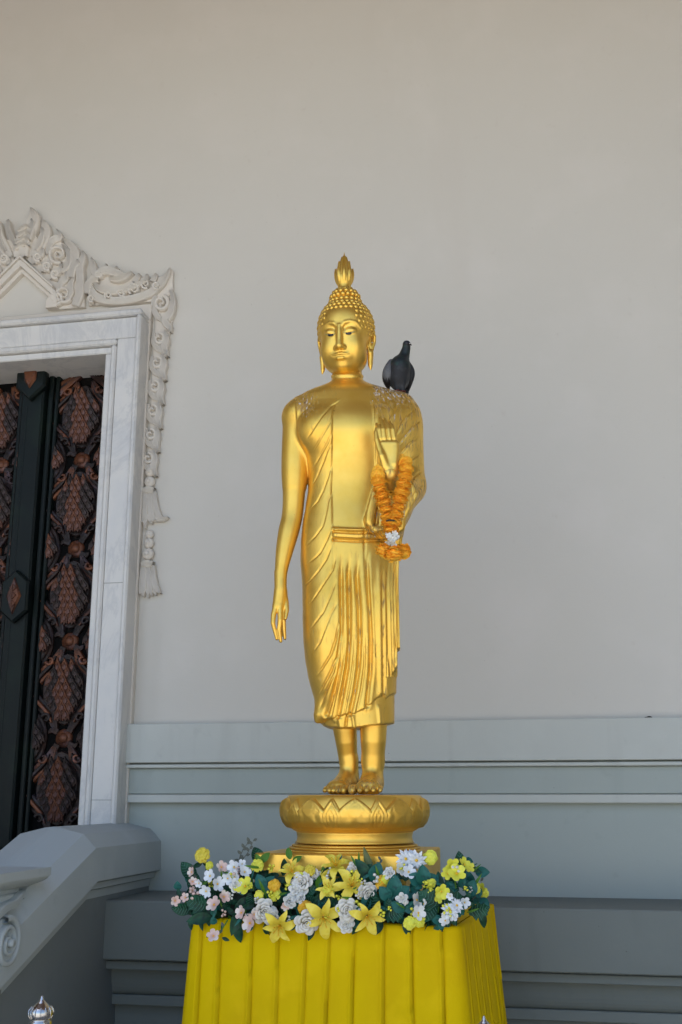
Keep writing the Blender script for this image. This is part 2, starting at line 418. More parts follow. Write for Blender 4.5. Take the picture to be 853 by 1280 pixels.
def hem_z(X, pts, w):                        # hem line as height over x
    q = np.array([P(a, b, w) for a, b in pts]); return np.interp(X, q[:, 0], q[:, 2])
under = [(380, 903), (393, 903), (404, 905), (413, 908), (431, 909.5), (444, 909.5), (460, 907), (480, 905), (492, 902.5), (510, 902)]
over = [(380, 902), (394, 903.5), (403, 902), (406, 898), (416, 897.4), (431, 893), (442, 892), (452, 887.5), (465, 878.5), (470, 873), (479, 868), (483, 873), (487, 868), (510, 858)]
tf, tg = torso_fn(-.004), torso_fn(.004)
fb.add(lambda X, Y, Z: np.maximum(tf(X, Y, Z), hem_z(X, under, .13)-Z), (-.4, -.3, zb-.1), (.5, .3, zt), 0)
fb.add(lambda X, Y, Z: np.maximum(tg(X, Y, Z), hem_z(X, over, .14)-Z), (-.4, -.3, zb-.1), (.5, .3, zt), 0)
fb.caps([P(434.5, 500, -.01), P(434, 442, -.01)], [.068, .066], .012)
for yy, R0, rr_ in ((469.5, .062, .0125), (477.5, .0655, .0135), (485.5, .074, .0145)):
    zq = P(434, yy, .06)[2]; c_ = P(434.3, yy, 0)
    fb.add(lambda X, Y, Z, R0=R0, rr_=rr_, zq=zq, c_=c_: np.hypot(np.hypot(X-c_[0], Y-.01)-R0, (Z-zq-.28*(Y+.07)))-rr_, (c_[0]-.1, -.11, zq-.04), (c_[0]+.1, .11, zq+.06), .004)
# chest and belly modelling
fb.ell(P(445, 540, .075), (.12, .09, .10), .05); fb.ell(P(402, 540, .07), (.10, .085, .09), .05)
fb.ell(P(412, 790, .045), (.10, .125, .30), .06); fb.ell(P(468, 770, .045), (.085, .125, .30), .06)
# hem flare at the left
fb.caps([P(410, 860, .06), P(402, 893, .07)], [.035, .03], .02)
fb.caps([P(400, 878, .05), P(396.5, 901, .07)], [.014, .009], .02)
# bare arm
fb.ell(P(375, 520, 0), (.080, .085, .075), .03)
arm = [(374, 525, 0, .072), (370, 560, 0, .062), (368.5, 590, 0, .058), (367.5, 620, 0, .050), (365.5, 645, .0, .047), (361, 665, .01, .046), (356, 688, .02, .039), (352, 712, .03, .029), (351, 728, .035, .0265)]
def dense(ch, n=5):
    A = [Vector(P(a, b, c)) for a, b, c, r_ in ch]; B = [Vector((r_, 0, 0)) for *_, r_ in ch]
    return smooth_path(A, n), [q.x for q in smooth_path(B, n)]
ap, ar = dense(arm); k_ = 13
fb.caps(ap[:k_+1], ar[:k_+1], .02); fb.caps(ap[k_:], [x*.97 for x in ar[k_:]], .003)
# covered shoulder, upper arm, elbow, forearm
sl = [(498, 511, -.01, .074), (504, 530, 0, .080), (506, 560, 0, .077), (507, 590, 0, .077), (507.5, 606, .01, .079)]
fb.caps(*dense(sl), .03)
fl = [(507.5, 609, .02, .078), (502, 618, .12, .068), (494, 608, .24, .044), (487.5, 592, .33, .030)]
fb.caps(*dense(fl), .03)
fb.caps([P(489, 600, .28), P(487.5, 593, .325)], [.042, .034], .02)
# cloth hanging from the forearm, and the pleats falling at the side
def poly_fn(pts, w0, w1, rnd=.01, wm=None):
    wm = wm if wm is not None else (w0+w1)/2
    q = np.array([P(a, b, wm) for a, b in pts])[:, [0, 2]]
    def fn(X, Y, Z):
        Xb, Zb = np.broadcast_arrays(X[:, 0, :], Z[:, 0, :]); d = np.full(Xb.shape, 1e9); s_ = np.ones(Xb.shape)
        for i in range(len(q)):
            a, b = q[i], q[i-1]; e = b-a; wx, wz = Xb-a[0], Zb-a[1]; h = np.clip((wx*e[0]+wz*e[1])/(e@e), 0, 1)
            d = np.minimum(d, np.hypot(wx-e[0]*h, wz-e[1]*h))
            c1 = Zb >= a[1]; c2 = Zb < b[1]; c3 = e[0]*wz > e[1]*wx
            s_ = np.where((c1 & c2 & c3) | (~c1 & ~c2 & ~c3), -s_, s_)
        d2 = (d*s_)[:, None, :]+rnd; dy = np.maximum(-w1-Y, Y+w0)+rnd
        return np.minimum(np.maximum(d2, dy), 0)+np.hypot(np.maximum(d2, 0), np.maximum(dy, 0))-rnd
    lo = [q[:, 0].min(), -w1, q[:, 1].min()]; hi = [q[:, 0].max(), -w0, q[:, 1].max()]
    return fn, lo, hi
for pts, w0, w1, k in [
    ([(470, 606), (464, 622), (459, 640), (455, 652), (457, 660), (466, 668), (478, 673), (494, 673), (503, 668), (505, 655), (513, 640), (520, 622), (505, 600)], .02, .215, .012),
    ([(481, 672), (502, 660), (501.5, 672), (499, 700), (498.3, 733), (499.5, 775), (500.5, 811), (496, 814.5), (495.5, 824), (497, 829), (494.5, 838), (491, 842), (488, 846), (485.5, 815), (483, 760)], .0, .10, .01)]:
    fn, lo, hi = poly_fn(pts, w0, w1); fb.add(fn, lo, hi, k)
# hollow between the two edges of the hanging sleeve
fb.caps([P(472, 630, .20), P(470, 655, .20)], [.010, .016], .012, 'c')
V, Q = fb.mesh(); V = relax(V, Q, 2); N0 = vnormals(V, Q)
px, py = proj(V)
front = np.clip((-N0[:, 1]+.35)/.5, 0, 1)
armline = lambda y: np.interp(y, [486, 505, 532, 549, 563, 600, 640, 655, 680, 700], [366, 369, 371, 375, 384, 385, 381, 377.5, 373, 368])
vline = lambda y: np.interp(y, [482, 492, 500, 507, 520, 580, 616, 639, 663], [440, 431, 426, 419, 416.3, 416, 415.7, 416.4, 417])
rline = lambda y: np.interp(y, [480, 520, 600, 640, 662], [461, 466, 468, 458, 456])
is_arm = (px < armline(py)) & (py > 484) & (py < 740)
is_bare = (py < 483) | (px > vline(py)) & (px < rline(py)) & (py < 661.5) & (-V[:, 1] > -.02) & ((-V[:, 1] < .2) | (px < 466))
hand_reg = (-V[:, 1] > .235) & (py < 640)
robe = ~(is_arm | is_bare | hand_reg)
edge = np.minimum(np.minimum(np.abs(px-vline(py)), np.abs(px-rline(py))), np.abs(px-armline(py)))
edge = np.where(front > .2, edge, 9)
disp = np.where(robe, .006*np.clip(edge/2.2, 0, 1), 0.0)*np.clip((py-498)/14, 0, 1)*np.clip((720-py)/60, 0, 1)
def lap(pl, A=.006, w=1.25, bul=9, side=1, fade=True):
    global disp
    d, t = seg_signed(px, py, pl); a = np.abs(d); near = a < 30
    f = np.clip(np.minimum(t*7, (1-t)*5), .12, 1) if fade else 1
    g = -A*.9*np.exp(-(a/w)**2); s_ = d*side
    lift = A*.55*np.exp(-(np.maximum(s_, 0)/bul)**2)*(s_ > 0)*np.minimum(a/(2.2*w), 1)
    disp = disp+np.where(near & robe, (g+lift)*f*front, 0)
L = [
 [(427, 500), (415, 508), (403, 521), (395.6, 531.6), (389, 542), (384, 549)],
 [(415.8, 520), (412.7, 529), (406.8, 538.6), (398.6, 552.7), (391, 567)],
 [(415.8, 538.6), (410, 554), (403, 567), (396, 580), (388, 594)],
 [(415.5, 552.7), (410, 564), (405.6, 577), (397, 598), (389, 612)],
 [(416, 578), (411, 596.6), (405, 613.5), (398, 627.5), (388, 639)],
 [(415.7, 600), (415.5, 616), (411, 627.5), (408, 644), (404, 658.5), (395, 671), (382, 684)],
 [(416, 650), (413.6, 665), (409, 676), (401, 691), (395, 697), (382, 707)],
 [(416, 680), (408.6, 699), (399.5, 712.5), (388, 725.6), (381, 732)],
 [(421, 694), (416, 712.5), (407.7, 725.6), (398, 740), (386, 758)],
 [(420, 727), (414, 743.7), (404.5, 765), (393, 780), (388, 787)],
 [(422.5, 752), (414, 768), (405, 790), (400, 803), (392, 815)],
 [(424, 775), (420, 800), (414, 818), (405, 832), (396, 845)],
 [(426, 790), (421.7, 821), (414, 839), (404, 858), (399, 868)],
 [(427, 780), (424, 815), (419, 841), (409, 862), (400, 886)]]
for i, pl in enumerate(L): lap(pl, .0042 if i < 11 else .0075, .85 if i < 11 else 1.1, 12 if i < 11 else 6)
# long vertical pleats
Gv = [
 [(427.5, 686), (426.8, 715), (427.6, 760), (428, 800), (425.5, 830), (419, 862), (409, 893)],
 [(438, 690), (436, 715), (437, 760), (437.2, 800), (434.5, 835), (429, 864), (422, 896)],
 [(449, 690), (446.5, 720), (449, 760), (450, 800), (448.5, 835), (444, 865), (437.5, 893)],
 [(463, 684), (459, 700), (460, 730), (462.6, 770), (464, 800), (463.5, 840), (459, 882)]]
for pl in Gv:
    d, t = seg_signed(px, py, pl); f = np.clip(t*5, .0, 1)*np.clip((py-684)/40, 0, 1)
    disp += np.where(robe, (-.0095*np.exp(-(d/1.9)**2)+.0045*np.exp(-((d+5.2)/2.8)**2)+.003*np.exp(-((d-4.6)/2.6)**2))*f*front, 0)
for pl, A, w_ in [([(478, 700), (479, 760), (480, 820), (481, 866)], -.010, 2.2), ([(474.5, 690), (475.5, 760), (476, 865)], .006, 3), ([(483.6, 700), (484.6, 760), (486, 815), (488, 845)], -.010, 1.2),
                  ([(443.5, 780), (443, 815), (439, 850), (431, 894)], -.006, 1.0), ([(432, 770), (431, 810), (425, 850), (415, 894)], -.006, 1.0), ([(456.5, 790), (456, 830), (452, 862), (446, 889)], -.006, 1.0),
                  ([(466.5, 720), (469, 780), (471, 820)], -.003, 1.6), ([(434, 893), (432, 908)], -.012, 1.3), ([(473, 880), (475, 903)], .006, 2.0), ([(441, 893), (443, 908)], .007, 2), ([(425, 897), (426, 908)], .006, 3)]:
    d, t = seg_signed(px, py, pl); disp += np.where(robe, A*np.exp(-(d/w_)**2)*np.clip(t*5, 0, 1)*front, 0)
m_ = (px > 484) & (py > 672) & (py < 846)
u_ = px-np.interp(py, [672, 733, 812, 846], [487.5, 487.3, 489.2, 489.5])
disp += np.where(m_, (.0045*np.cos(u_/3.5*2*math.pi)-.002)*np.clip((py-672)/15, 0, 1), 0)
# small scallops down the left silhouette where the folds wrap round
sc_ = (px < 396) & (py > 600) & (py < 885) & robe
disp += np.where(sc_, .0035*np.abs(np.sin((py-612)/25.0*math.pi))*np.clip((396-px)/9, 0, 1)*np.clip(1-front, 0, 1), 0)
# belt rolls
for yb, A, s_ in [(661, .008, 1.8), (664.6, -.008, 1.1), (668.2, .011, 2.0), (671.2, .008, 1.5), (674.6, -.010, 1.4)]:
    yl = yb+np.interp(px, [415, 445, 480], [0, 1.6, 1.0]); disp += np.where((px > 415.5) & (px < 484), A*np.exp(-((py-yl)/s_)**2)*np.clip((px-415.5)/1.5, 0, 1)*np.clip((484-px)/5, 0, 1)*(front > .3), 0)
# the sleeve's diagonal folds
for pl in [[(498, 507), (489, 522), (481, 540), (474, 560)], [(516, 513), (508, 521), (501, 531), (494, 545)], [(525, 525), (515, 534), (500, 552), (494, 560)], [(521, 547), (511, 555), (500, 567), (494, 574)], [(523, 568), (511, 577), (505, 588)],
           [(526, 590), (517, 597), (510, 610)], [(527, 607), (519, 616), (513, 630)], [(470, 500), (468, 540), (469, 590)]]:
    lap(pl, .0055, 1.0, 8)
for pl in [[(477, 612), (470, 640), (466, 664)], [(500, 640), (494, 655), (490, 670)]]: lap(pl, .007, 1.2, 4)
V = V+N0*disp[:, None]; V = relax(V, Q, 1, .3); N1 = vnormals(V, Q)
soil = np.clip(1-((py-488)/38), 0, 1)*np.clip((px-462)/8, 0, 1)*.95
soil = np.maximum(soil, np.clip((px-478)/12, 0, 1)*np.clip(1-(py-500)/200, 0, 1)*.42*np.clip((-N0[:, 1]), 0.3, 1))
soil = np.maximum(soil, np.exp(-((px-381)/12)**2-((py-505)/13)**2)*1.0)
soil = np.maximum(soil, ((px > 456) & (py > 600) & (py < 675) & robe)*.40)
for (a, b), (c, d_) in [((500, 552), (516, 534)), ((500, 567), (513, 554)), ((505, 585), (515, 575))]:
    dd, _ = seg_signed(px, py, [(a, b), (c, d_)]); soil = np.maximum(soil, np.exp(-(dd/2.2)**2)*.62)
soil = np.maximum(soil, .04*robe)
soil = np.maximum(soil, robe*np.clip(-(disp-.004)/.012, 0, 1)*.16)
fc = lambda msk: msk[Q].sum(1) >= 2
ia = fc(is_arm); ib = fc(is_bare | hand_reg) & ~ia; iro = ~(ia | ib)
body = sculpt('body', V, Q[ia | ib], GOLDB, statue, attr=soil, normals=N1)
robe_o = sculpt('robe', V, Q[iro], GOLDB, statue, attr=soil, normals=N1)

# legs and feet
ff = Field(P(395, 1000, 0)-[0, .30, .02], P(500, 895, 0)+[0, .16, .01], .0036)
zf = ZL
def q3(px_, py_, w): return P(px_, py_, w)
ff.caps([P(429.5, 895, -.02), P(433, 925, -.04), P(435.5, 950, -.07)], [.056, .046, .039], .01)
ff.caps([P(436.5, 950, -.06), [P(437, 975, -.05)[0], .07, zf+.045]], [.040, .040], .01)
ff.caps([P(467, 895, .02), P(467, 925, .02), P(466.5, 952, 0)], [.060, .053, .046], .01)
ff.caps([P(466.5, 952, 0), [P(466, 975, 0)[0], .0, zf+.045]], [.044, .042], .02)
def foot(hx, hy, tx, ty, wid, toes):
    h, t = np.array([hx, hy, zf+.035]), np.array([tx, ty, zf+.026]); d = (t-h)/np.linalg.norm(t-h); s_ = np.array([-d[1], d[0], 0])
    ff.caps([h-d*.02, h+d*.05+[0, 0, .02], t-d*.02], [.036, .040, .020], .03)
    for o_, r in ((-.6, .026), (0, .030), (.6, .028)):
        ff.caps([h+d*.04+s_*o_*wid*.4+[0, 0, .012], t-d*.015+s_*o_*wid*.72], [.030, r], .02)
    for o_, ln, r in toes:
        b0 = t+s_*o_*wid-d*.02; b1 = t+s_*o_*wid+d*ln
        ff.caps([b0, b1+[0, 0, -.002], b1+d*.010+[0, 0, -.008]], [r*.95, r, r*.95], .004)
foot(P(466, 975, 0)[0], .02, P(459.5, 985, .15)[0], -.155, .058, [(-1.02, .022, .0165), (-.46, .022, .0120), (0, .017, .0115), (.45, .012, .0110), (.9, .004, .0105)])
foot(P(437, 975, -.04)[0], .08, P(420, 985, .08)[0], -.055, .048, [(1.0, .020, .0150), (.46, .020, .0120), (0, .016, .0115), (-.45, .011, .0110), (-.9, .003, .0105)])
ff.F = np.maximum(ff.F, (zf+.001-ff.ax[2])[None, None, :]); 
V, Q = ff.mesh(); V = relax(V, Q, 2); px, py = proj(V)
lowz = np.clip((zf+.10-V[:, 2])/.1, 0, 1)
sculpt('legs', V, Q, GOLDB, statue, attr=.5*lowz)

# hanging hand
fh = Field(P(332, 812, 0)-[0, .14, 0], P(366, 715, 0)+[0, .05, 0], .0024)
hc = lambda pts, rad, k=.006: fh.caps([P(*p) for p in pts], rad, k)
hc([(351, 715, .03), (351, 735, .037)], [.0275, .0265], .01)
hc([(349, 742, .04), (346, 758, .045)], [.022, .019], .012); hc([(353, 742, .03), (354, 760, .03)], [.022, .018], .012)
hc([(351, 740, .035), (350.5, 757, .04)], [.024, .020], .012)
hc([(346, 755, .05), (342.2, 768, .055), (341.4, 779, .06), (346.2, 798.5, .045)], [.0135, .0115, .0098, .0068], .004)
hc([(350.3, 757, .05), (350.4, 775, .058), (349.2, 788, .052), (351.2, 801.5, .04)], [.0125, .0110, .0098, .0072], .004)
hc([(353.4, 757, .035), (354.6, 775, .04), (355, 786, .036), (356.3, 798, .026)], [.0115, .0105, .0098, .0070], .004)
hc([(352.6, 757, .02), (352.6, 772, .02), (352.4, 784, .015), (353.6, 794, .008)], [.0105, .0098, .0090, .0065], .004)
hc([(354, 740, .03), (358, 752, .035), (358.8, 763, .045), (357.2, 773, .055)], [.014, .0110, .0098, .0072], .006)
V, Q = fh.mesh(); V = relax(V, Q, 1); sculpt('hanging_hand', V, Q, GOLD, statue)

# raised hand, palm to the viewer
fr = Field(P(462, 612, .33)-[0, .07, 0], P(504, 512, .33)+[0, .10, 0], .0024)
rc = lambda pts, rad, k=.006: fr.caps([P(*p) for p in pts], rad, k)
W = .33
rc([(488, 606, W-.045), (487, 590, W)], [.035, .032], .012)
def slab(c0, c1, wa, wb, th, k):
    for o_ in (-1, -.33, .33, 1): rc([(c0[0]+o_*wa, c0[1], c0[2]), (c1[0]+o_*wb, c1[1], c1[2])], [th, th*.82], k)
slab((486.5, 586, W+.0), (486.5, 556, W+.008), 6.6, 8.2, .022, .016)
rc([(482, 583, W+.018), (477.5, 570, W+.026), (474.5, 560, W+.02)], [.016, .015, .011], .010)      # thumb base
rc([(474.5, 562, W+.02), (471.2, 550, W+.018), (470.3, 541, W+.012), (471, 536, W+.008)], [.0125, .0110, .0098, .0075], .005)
rc([(493, 580, W+.016), (495, 562, W+.012)], [.015, .012], .012)                                    # heel of the palm
for x0, x1, x2, x3, yt, r in [(477.8, 475.2, 474.4, 470.8, 530, .0098), (482.6, 480.2, 479.4, 475.6, 522.5, .0104), (488.2, 486.6, 485.4, 481.4, 524, .0102), (494.0, 492.6, 491.0, 487.6, 527.5, .0092)]:
    rc([(x0, 556, W+.006), (x1+.7, 548, W+.014), (x2+.4, 537, W+.012), (x2-.2, 533, W+.004), (x3+.6, yt+2.5, W-.012), (x3, yt, W-.016)], [r*1.1, r*1.04, r*.93, r*.96, r*.8, r*.62], .0035)
V, Q = fr.mesh(); V = relax(V, Q, 1); pxx, pyy = proj(V)
sculpt('raised_hand', V, Q, GOLDB, statue, attr=0*pyy)

# head
HT = Matrix.Translation(PV(432.5, 424, .02)) @ Matrix.Rotation(R_(-13), 4, 'Z') @ Matrix.Rotation(R_(9), 4, 'X')
HF = STAGE @ HT                              # head frame: -y is out of the face
fd = Field((-.165, -.19, -.21), (.165, .16, .28), .0027)
fd.ell((0, .015, .048), (.121, .138, .135), 0)
fd.ell((0, -.030, -.050), (.096, .098, .125), .04)
fd.ell((0, -.012, .050), (.107, .103, .104), .05)
fd.ell((0, -.086, -.140), (.030, .027, .024), .045)                        # chin
for s_ in (-1, 1):
    fd.ell((s_*.055, -.073, -.066), (.042, .043, .052), .04)               # cheek
    fd.ell((s_*.050, -.02, -.112), (.040, .06, .042), .04)                 # jaw
fd.ell((0, .015, .175), (.066, .072, .066), .03)                           # ushnisha
base = fd.F.copy()
def sy(x, z):                                # y of the face surface
    i = int(round((x-fd.lo[0])/fd.h)); k = int(round((z-fd.lo[2])/fd.h)); c = base[i, :, k]; j = int(np.argmax(c < 0))
    return float(fd.ax[1][j-1]+fd.h*c[j-1]/(c[j-1]-c[j]))
def fp(x, z, o=0.0): return (x, sy(x, z)-o, z)
for s_ in (-1, 1):
    fd.ell(fp(s_*.045, .018, .004), (.026, .0065, .014), .016, 'c')         # socket
    fd.ell(fp(s_*.044, .006, -.020), (.030, .026, .019), .006)             # lids over the eyeball
    fd.caps([fp(s_*.015, .034, -.002), fp(s_*.027, .045, -.0008), fp(s_*.048, .049, -.0022), fp(s_*.072, .043, -.0028), fp(s_*.090, .020, -.003)], [.0040, .0036, .0034, .0032, .0028], .009)
fd.caps([fp(0, .030, -.003), fp(0, .0, .004), fp(0, -.040, .012), fp(0, -.066, .018)], [.010, .0115, .0135, .0165], .014)
for s_ in (-1, 1): fd.caps([fp(s_*.006, -.066, .012), fp(s_*.018, -.072, .003)], [.0115, .0100], .008)
fd.ell(fp(0, -.104, -.014), (.044, .024, .024), .02)
fd.caps([fp(-.038, -.100, .001), fp(-.017, -.1005, .0085), fp(-.005, -.098, .0115), fp(0, -.0995, .011), fp(.005, -.098, .0115), fp(.017, -.1005, .0085), fp(.038, -.100, .001)], [.0035, .0058, .0064, .006, .0064, .0058, .0035], .004)
fd.caps([fp(-.026, -.1145, .002), fp(-.011, -.1185, .009), fp(.011, -.1185, .009), fp(.026, -.1145, .002)], [.005, .0075, .0075, .005], .005)
fd.caps([fp(-.042, -.1010, .003), fp(-.02, -.109, .016), fp(0, -.1095, .0175), fp(.02, -.109, .016), fp(.042, -.1010, .003)], [.0014, .0017, .0018, .0017, .0014], .0025, 'c')
fd.caps([fp(0, -.082, .012), fp(0, -.091, .012)], [.003, .003], .005, 'c')
V, Q = fd.mesh(); V = relax(V, Q, 1, .4); sculpt('head', V, Q, GOLD, statue, HF)
# ears with long lobes
for s_ in (-1, 1):
    fe = Field((-.03, -.05, -.165) , (.04, .04, .05), .0026)
    e = lambda pts, rad, k=.005: fe.caps([(a, b, c) for a, b, c in pts], rad, k)
    e([(-.008, -.014, .004), (.004, -.018, .026), (.013, -.002, .038), (.019, .014, .022), (.017, .014, -.008), (.008, .004, -.040), (.001, -.002, -.066)], [.006, .0065, .0075, .0075, .007, .007, .008])
    e([(-.004, .000, .020), (-.004, .004, -.050)], [.010, .010], .01)
    e([(-.008, -.014, .004), (-.008, -.014, -.03), (-.004, -.012, -.06)], [.005, .005, .007])
    e([(0, -.006, -.060), (-.002, -.008, -.095), (-.001, -.012, -.120), (.001, -.016, -.138)], [.014, .012, .010, .004], .008)
    e([(.006, .004, -.07), (.003, .0, -.11)], [.006, .006])
    V, Q = fe.mesh(); V = relax(V, Q, 1, .4); V[:, 0] *= s_; V += np.array([s_*.112, .004, -.016])
    if s_ < 0: Q = Q[:, ::-1]
    sculpt('ear', V, Q, GOLD, statue, HF)
# eyes: painted dark slits under the lids, pale rims
EYEB = mat('eye_paint_black', (.006, .006, .008), .25); EYEW = mat('eye_paint_pale', (.50, .42, .16), .4, metal=.3)
for s_ in (-1, 1):
    mb = MB(); n = 14
    top, bot = [], []
    for i in range(n+1):
        t = i/n; x = s_*(.018+.050*t); zc = -.004-.007*math.sin(math.pi*t)+.004*t
        h = .0056*math.sin(math.pi*min(max(t, .001), .999))**.7
        top.append((x, zc+h*.55)); bot.append((x, zc-h))
    def surf(x, z):                          # lid front
        i = np.clip((x-fd.lo[0])/fd.h, 0, len(fd.ax[0])-2); k = np.clip((z-fd.lo[2])/fd.h, 0, len(fd.ax[2])-2); i0, k0 = int(i), int(k)
        c = fd.F[i0, :, k0]*(1-(i-i0))*(1-(k-k0))+fd.F[i0+1, :, k0]*(i-i0)*(1-(k-k0))+fd.F[i0, :, k0+1]*(1-(i-i0))*(k-k0)+fd.F[i0+1, :, k0+1]*(i-i0)*(k-k0)
        j = int(np.argmax(c < 0)); return float(fd.ax[1][j-1]+fd.h*c[j-1]/(c[j-1]-c[j]))
    rows = []
    for kk in range(5):
        f = kk/4; rows.append([(a[0], surf(a[0], a[1]*(1-f)+b_[1]*f)-.0012-.0012*math.sin(math.pi*f), a[1]*(1-f)+b_[1]*f) for a, b_ in zip(top, bot)])
    vs = [p for r in rows for p in r]; m_ = n+1
    mb.add(vs, [(i*m_+j, i*m_+j+1, (i+1)*m_+j+1, (i+1)*m_+j) for i in range(4) for j in range(n)], 0, True)
    ey = mb.build('eye', EYEW, statue, HF)
    mb = MB(); rows = []
    i0, i1 = 3, 10
    for kk in range(5):
        f = kk/4; rows.append([(a[0], surf(a[0], a[1]*(1-f)+b_[1]*f)-.0034-.0014*math.sin(math.pi*f), (a[1]+.0008)*(1-f)+(b_[1]-.0012)*f) for a, b_ in zip(top[i0:i1+1], bot[i0:i1+1])])
    vs = [p for r in rows for p in r]; m_ = i1-i0+1
    mb.add(vs, [(i*m_+j, i*m_+j+1, (i+1)*m_+j+1, (i+1)*m_+j) for i in range(4) for j in range(m_-1)], 0, True)
    mb.build('pupil', EYEB, ey, HF)
# snail curls
mb = MB(); sp = .0235; cnt = 0
def ell_ring(rx, ry, cz, z, cy=0): return rx, ry, cy, z
rows = []
th = .30
while th < 2.05:                              # rings down the skull
    z = .048+.138*math.cos(th); s_ = math.sin(th); rows.append((.122*s_, .139*s_, .014, z)); th += sp/.134
for i, (rx, ry, cy_, z) in enumerate(rows):
    per = 2*math.pi*math.sqrt((rx*rx+ry*ry)/2); n = max(3, int(per/sp))
    for k in range(n):
        a = 2*math.pi*(k+.5*(i % 2))/n; x, y = rx*math.cos(a), cy_-ry*math.sin(a)
        if math.hypot(x/.064, (y-.015)/.070) < 1 and z > .10: continue
        hl = .109-9.0*max(0, abs(x)-.045)**1.5
        if y < .0 and z < hl and abs(x) < .1125: continue
        if y >= -.0 and z < -.03 and y < .03: continue
        mb.sphere((x, y, z), .0128, 9, 6); cnt += 1
th = .15
while th < 1.6:
    z = .175+.066*math.cos(th); rx, ry = .067*math.sin(th), .073*math.sin(th); n = max(3, int(2*math.pi*math.sqrt((rx*rx+ry*ry)/2)/sp))
    for k in range(n):
        a = 2*math.pi*(k+.5*(int(th/.27) % 2))/n; mb.sphere((rx*math.cos(a), .015-ry*math.sin(a), z), .0118, 9, 6)
    th += sp/.068
mb.build('hair_curls', GOLD, statue, HF)
# flame finial
zb_, zt_ = P(430, 357.5, .0)[2], P(430, 311.5, 0)[2]; H_ = zt_-zb_; cx_ = P(430.5, 340)[0]
mb = MB(); prof = [(.001, -.03), (.034, -.028), (.033, -.004), (.029, .008), (.034, .022), (.0385, .036), (.0405, .054), (.037, .078), (.029, .100), (.021, .124), (.014, .142), (.0075, .160), (.003, .176), (.0008, H_)]
mb.lathe(prof, (cx_, .03, zb_), 20); mb.build('flame_finial', GOLD, statue, STAGE)
mb = MB()
def flame(az, z0, z1, prof_r, wd):
    n = 9; rings = []
    for i in range(n+1):
        t = i/n; r = float(np.interp(t, np.linspace(0, 1, len(prof_r)), prof_r)); ww = wd*(math.sin(math.pi*min(.999, (.25+.75*t)))**.7)+.0004; z = z0+(z1-z0)*t; da = ww/max(r, .01)
        rings.append([(cx_+(r+o_)*math.cos(az+a*da), .03+(r+o_)*math.sin(az+a*da), zb_+z) for a, o_ in ((-1, -.004), (-.5, .0015), (0, .0045), (.5, .0015), (1, -.004))])
    mb.loft(rings, 0, True, False, False)
for k in range(8): flame(2*math.pi*k/8, .008, .104, (.022, .036, .0425, .043, .039), .0155)
for k in range(8): flame(2*math.pi*(k+.5)/8, .06, .138, (.038, .034, .029, .025), .0105)
for k in range(6): flame(2*math.pi*k/6, .11, .166, (.023, .016, .0085), .007)
fo = mb.build('finial_petals', GOLD, statue, STAGE)

# lotus base, neck ring and stepped plinth
def zc(py_, w=.28): return P(430, py_, w)[2]
lc = (P(443.5, 1000, 0)[0], .0); rr = lambda pxw: pxw/2*DS/FPX*.935
z0 = ZL
prof = [(.001, 0), (rr(160), 0), (rr(170), -.002), (rr(174), -.010), (rr(180), -.028), (rr(184), -.055), (rr(183), -.080), (rr(178), -.105), (rr(168), -.126), (rr(158), -.138), (rr(150), -.143), (.001, -.143)]
zN = zc(1056, .25); zP = zc(1066.5, .30)
mb = MB(); mb.lathe([(r*1.0, z) for r, z in prof], (lc[0], 0, z0), 96); lotus = mb.build('lotus_base', GOLD, statue, STAGE)
def petal_mesh(wd, top, name):
    """one pointed petal hugging the bulge, with three nested chevron ridges"""
    n, k = 18, 16; pr = np.array(prof[2:10]); s_ = np.r_[0, np.cumsum(np.hypot(*np.diff(pr, axis=0).T))]; S1 = s_[-1]
    vs = []; 
    for i in range(n+1):
        t = i/n; sv = top+(S1*.93-top)*t; r = np.interp(sv, s_, pr[:, 0]); z = np.interp(sv, s_, pr[:, 1])
        half = wd*(min(1, (t/.52))**.85 if t < .52 else (1-.30*((t-.52)/.48)**2))
        for j in range(k+1):
            q = -1+2*j/k; a = q*half/r; e = 1-abs(q)
            dist = e*half                     # distance from petal edge
            h = .005+.008*min(1, dist/.006)+.0042*math.cos(dist/.0150*2*math.pi)*(dist > .004)*(1-t*.6)
            if abs(q) == 1: h = -.002
            if i == 0: h = -.001
            if i == n: h = -.002
            vs.append(((r+h)*math.sin(a), -(r+h)*math.cos(a), z))
    m = MB(); m.add(vs, [(i*(k+1)+j, (i+1)*(k+1)+j, (i+1)*(k+1)+j+1, i*(k+1)+j+1) for i in range(n) for j in range(k)], 0, True)
    return m.me(name, GOLD)
pA, pB = petal_mesh(.088, .009, 'lotus_petal'), petal_mesh(.046, .011, 'small_lotus_petal')
for k in range(10):
    a = 2*math.pi*k/10-R_(.4)
    link('lotus_petal', pA, lotus, STAGE, Matrix.Translation((lc[0], 0, z0)) @ Matrix.Rotation(a, 4, 'Z'))
    link('lotus_petal', pB, lotus, STAGE, Matrix.Translation((lc[0], 0, z0+.001)) @ Matrix.Rotation(a+math.pi/10, 4, 'Z'))
mb = MB(); mb.lathe([(.001, z0-.143), (rr(150), z0-.143), (rr(149), z0-.150), (rr(147), z0-.165), (rr(149), zN+.006), (rr(153), zN), (.001, zN)], (lc[0], 0, 0), 96); mb.build('neck_ring', GOLD, statue, STAGE)
PLF = Matrix.Rotation(R_(-15.5), 4, 'Z')
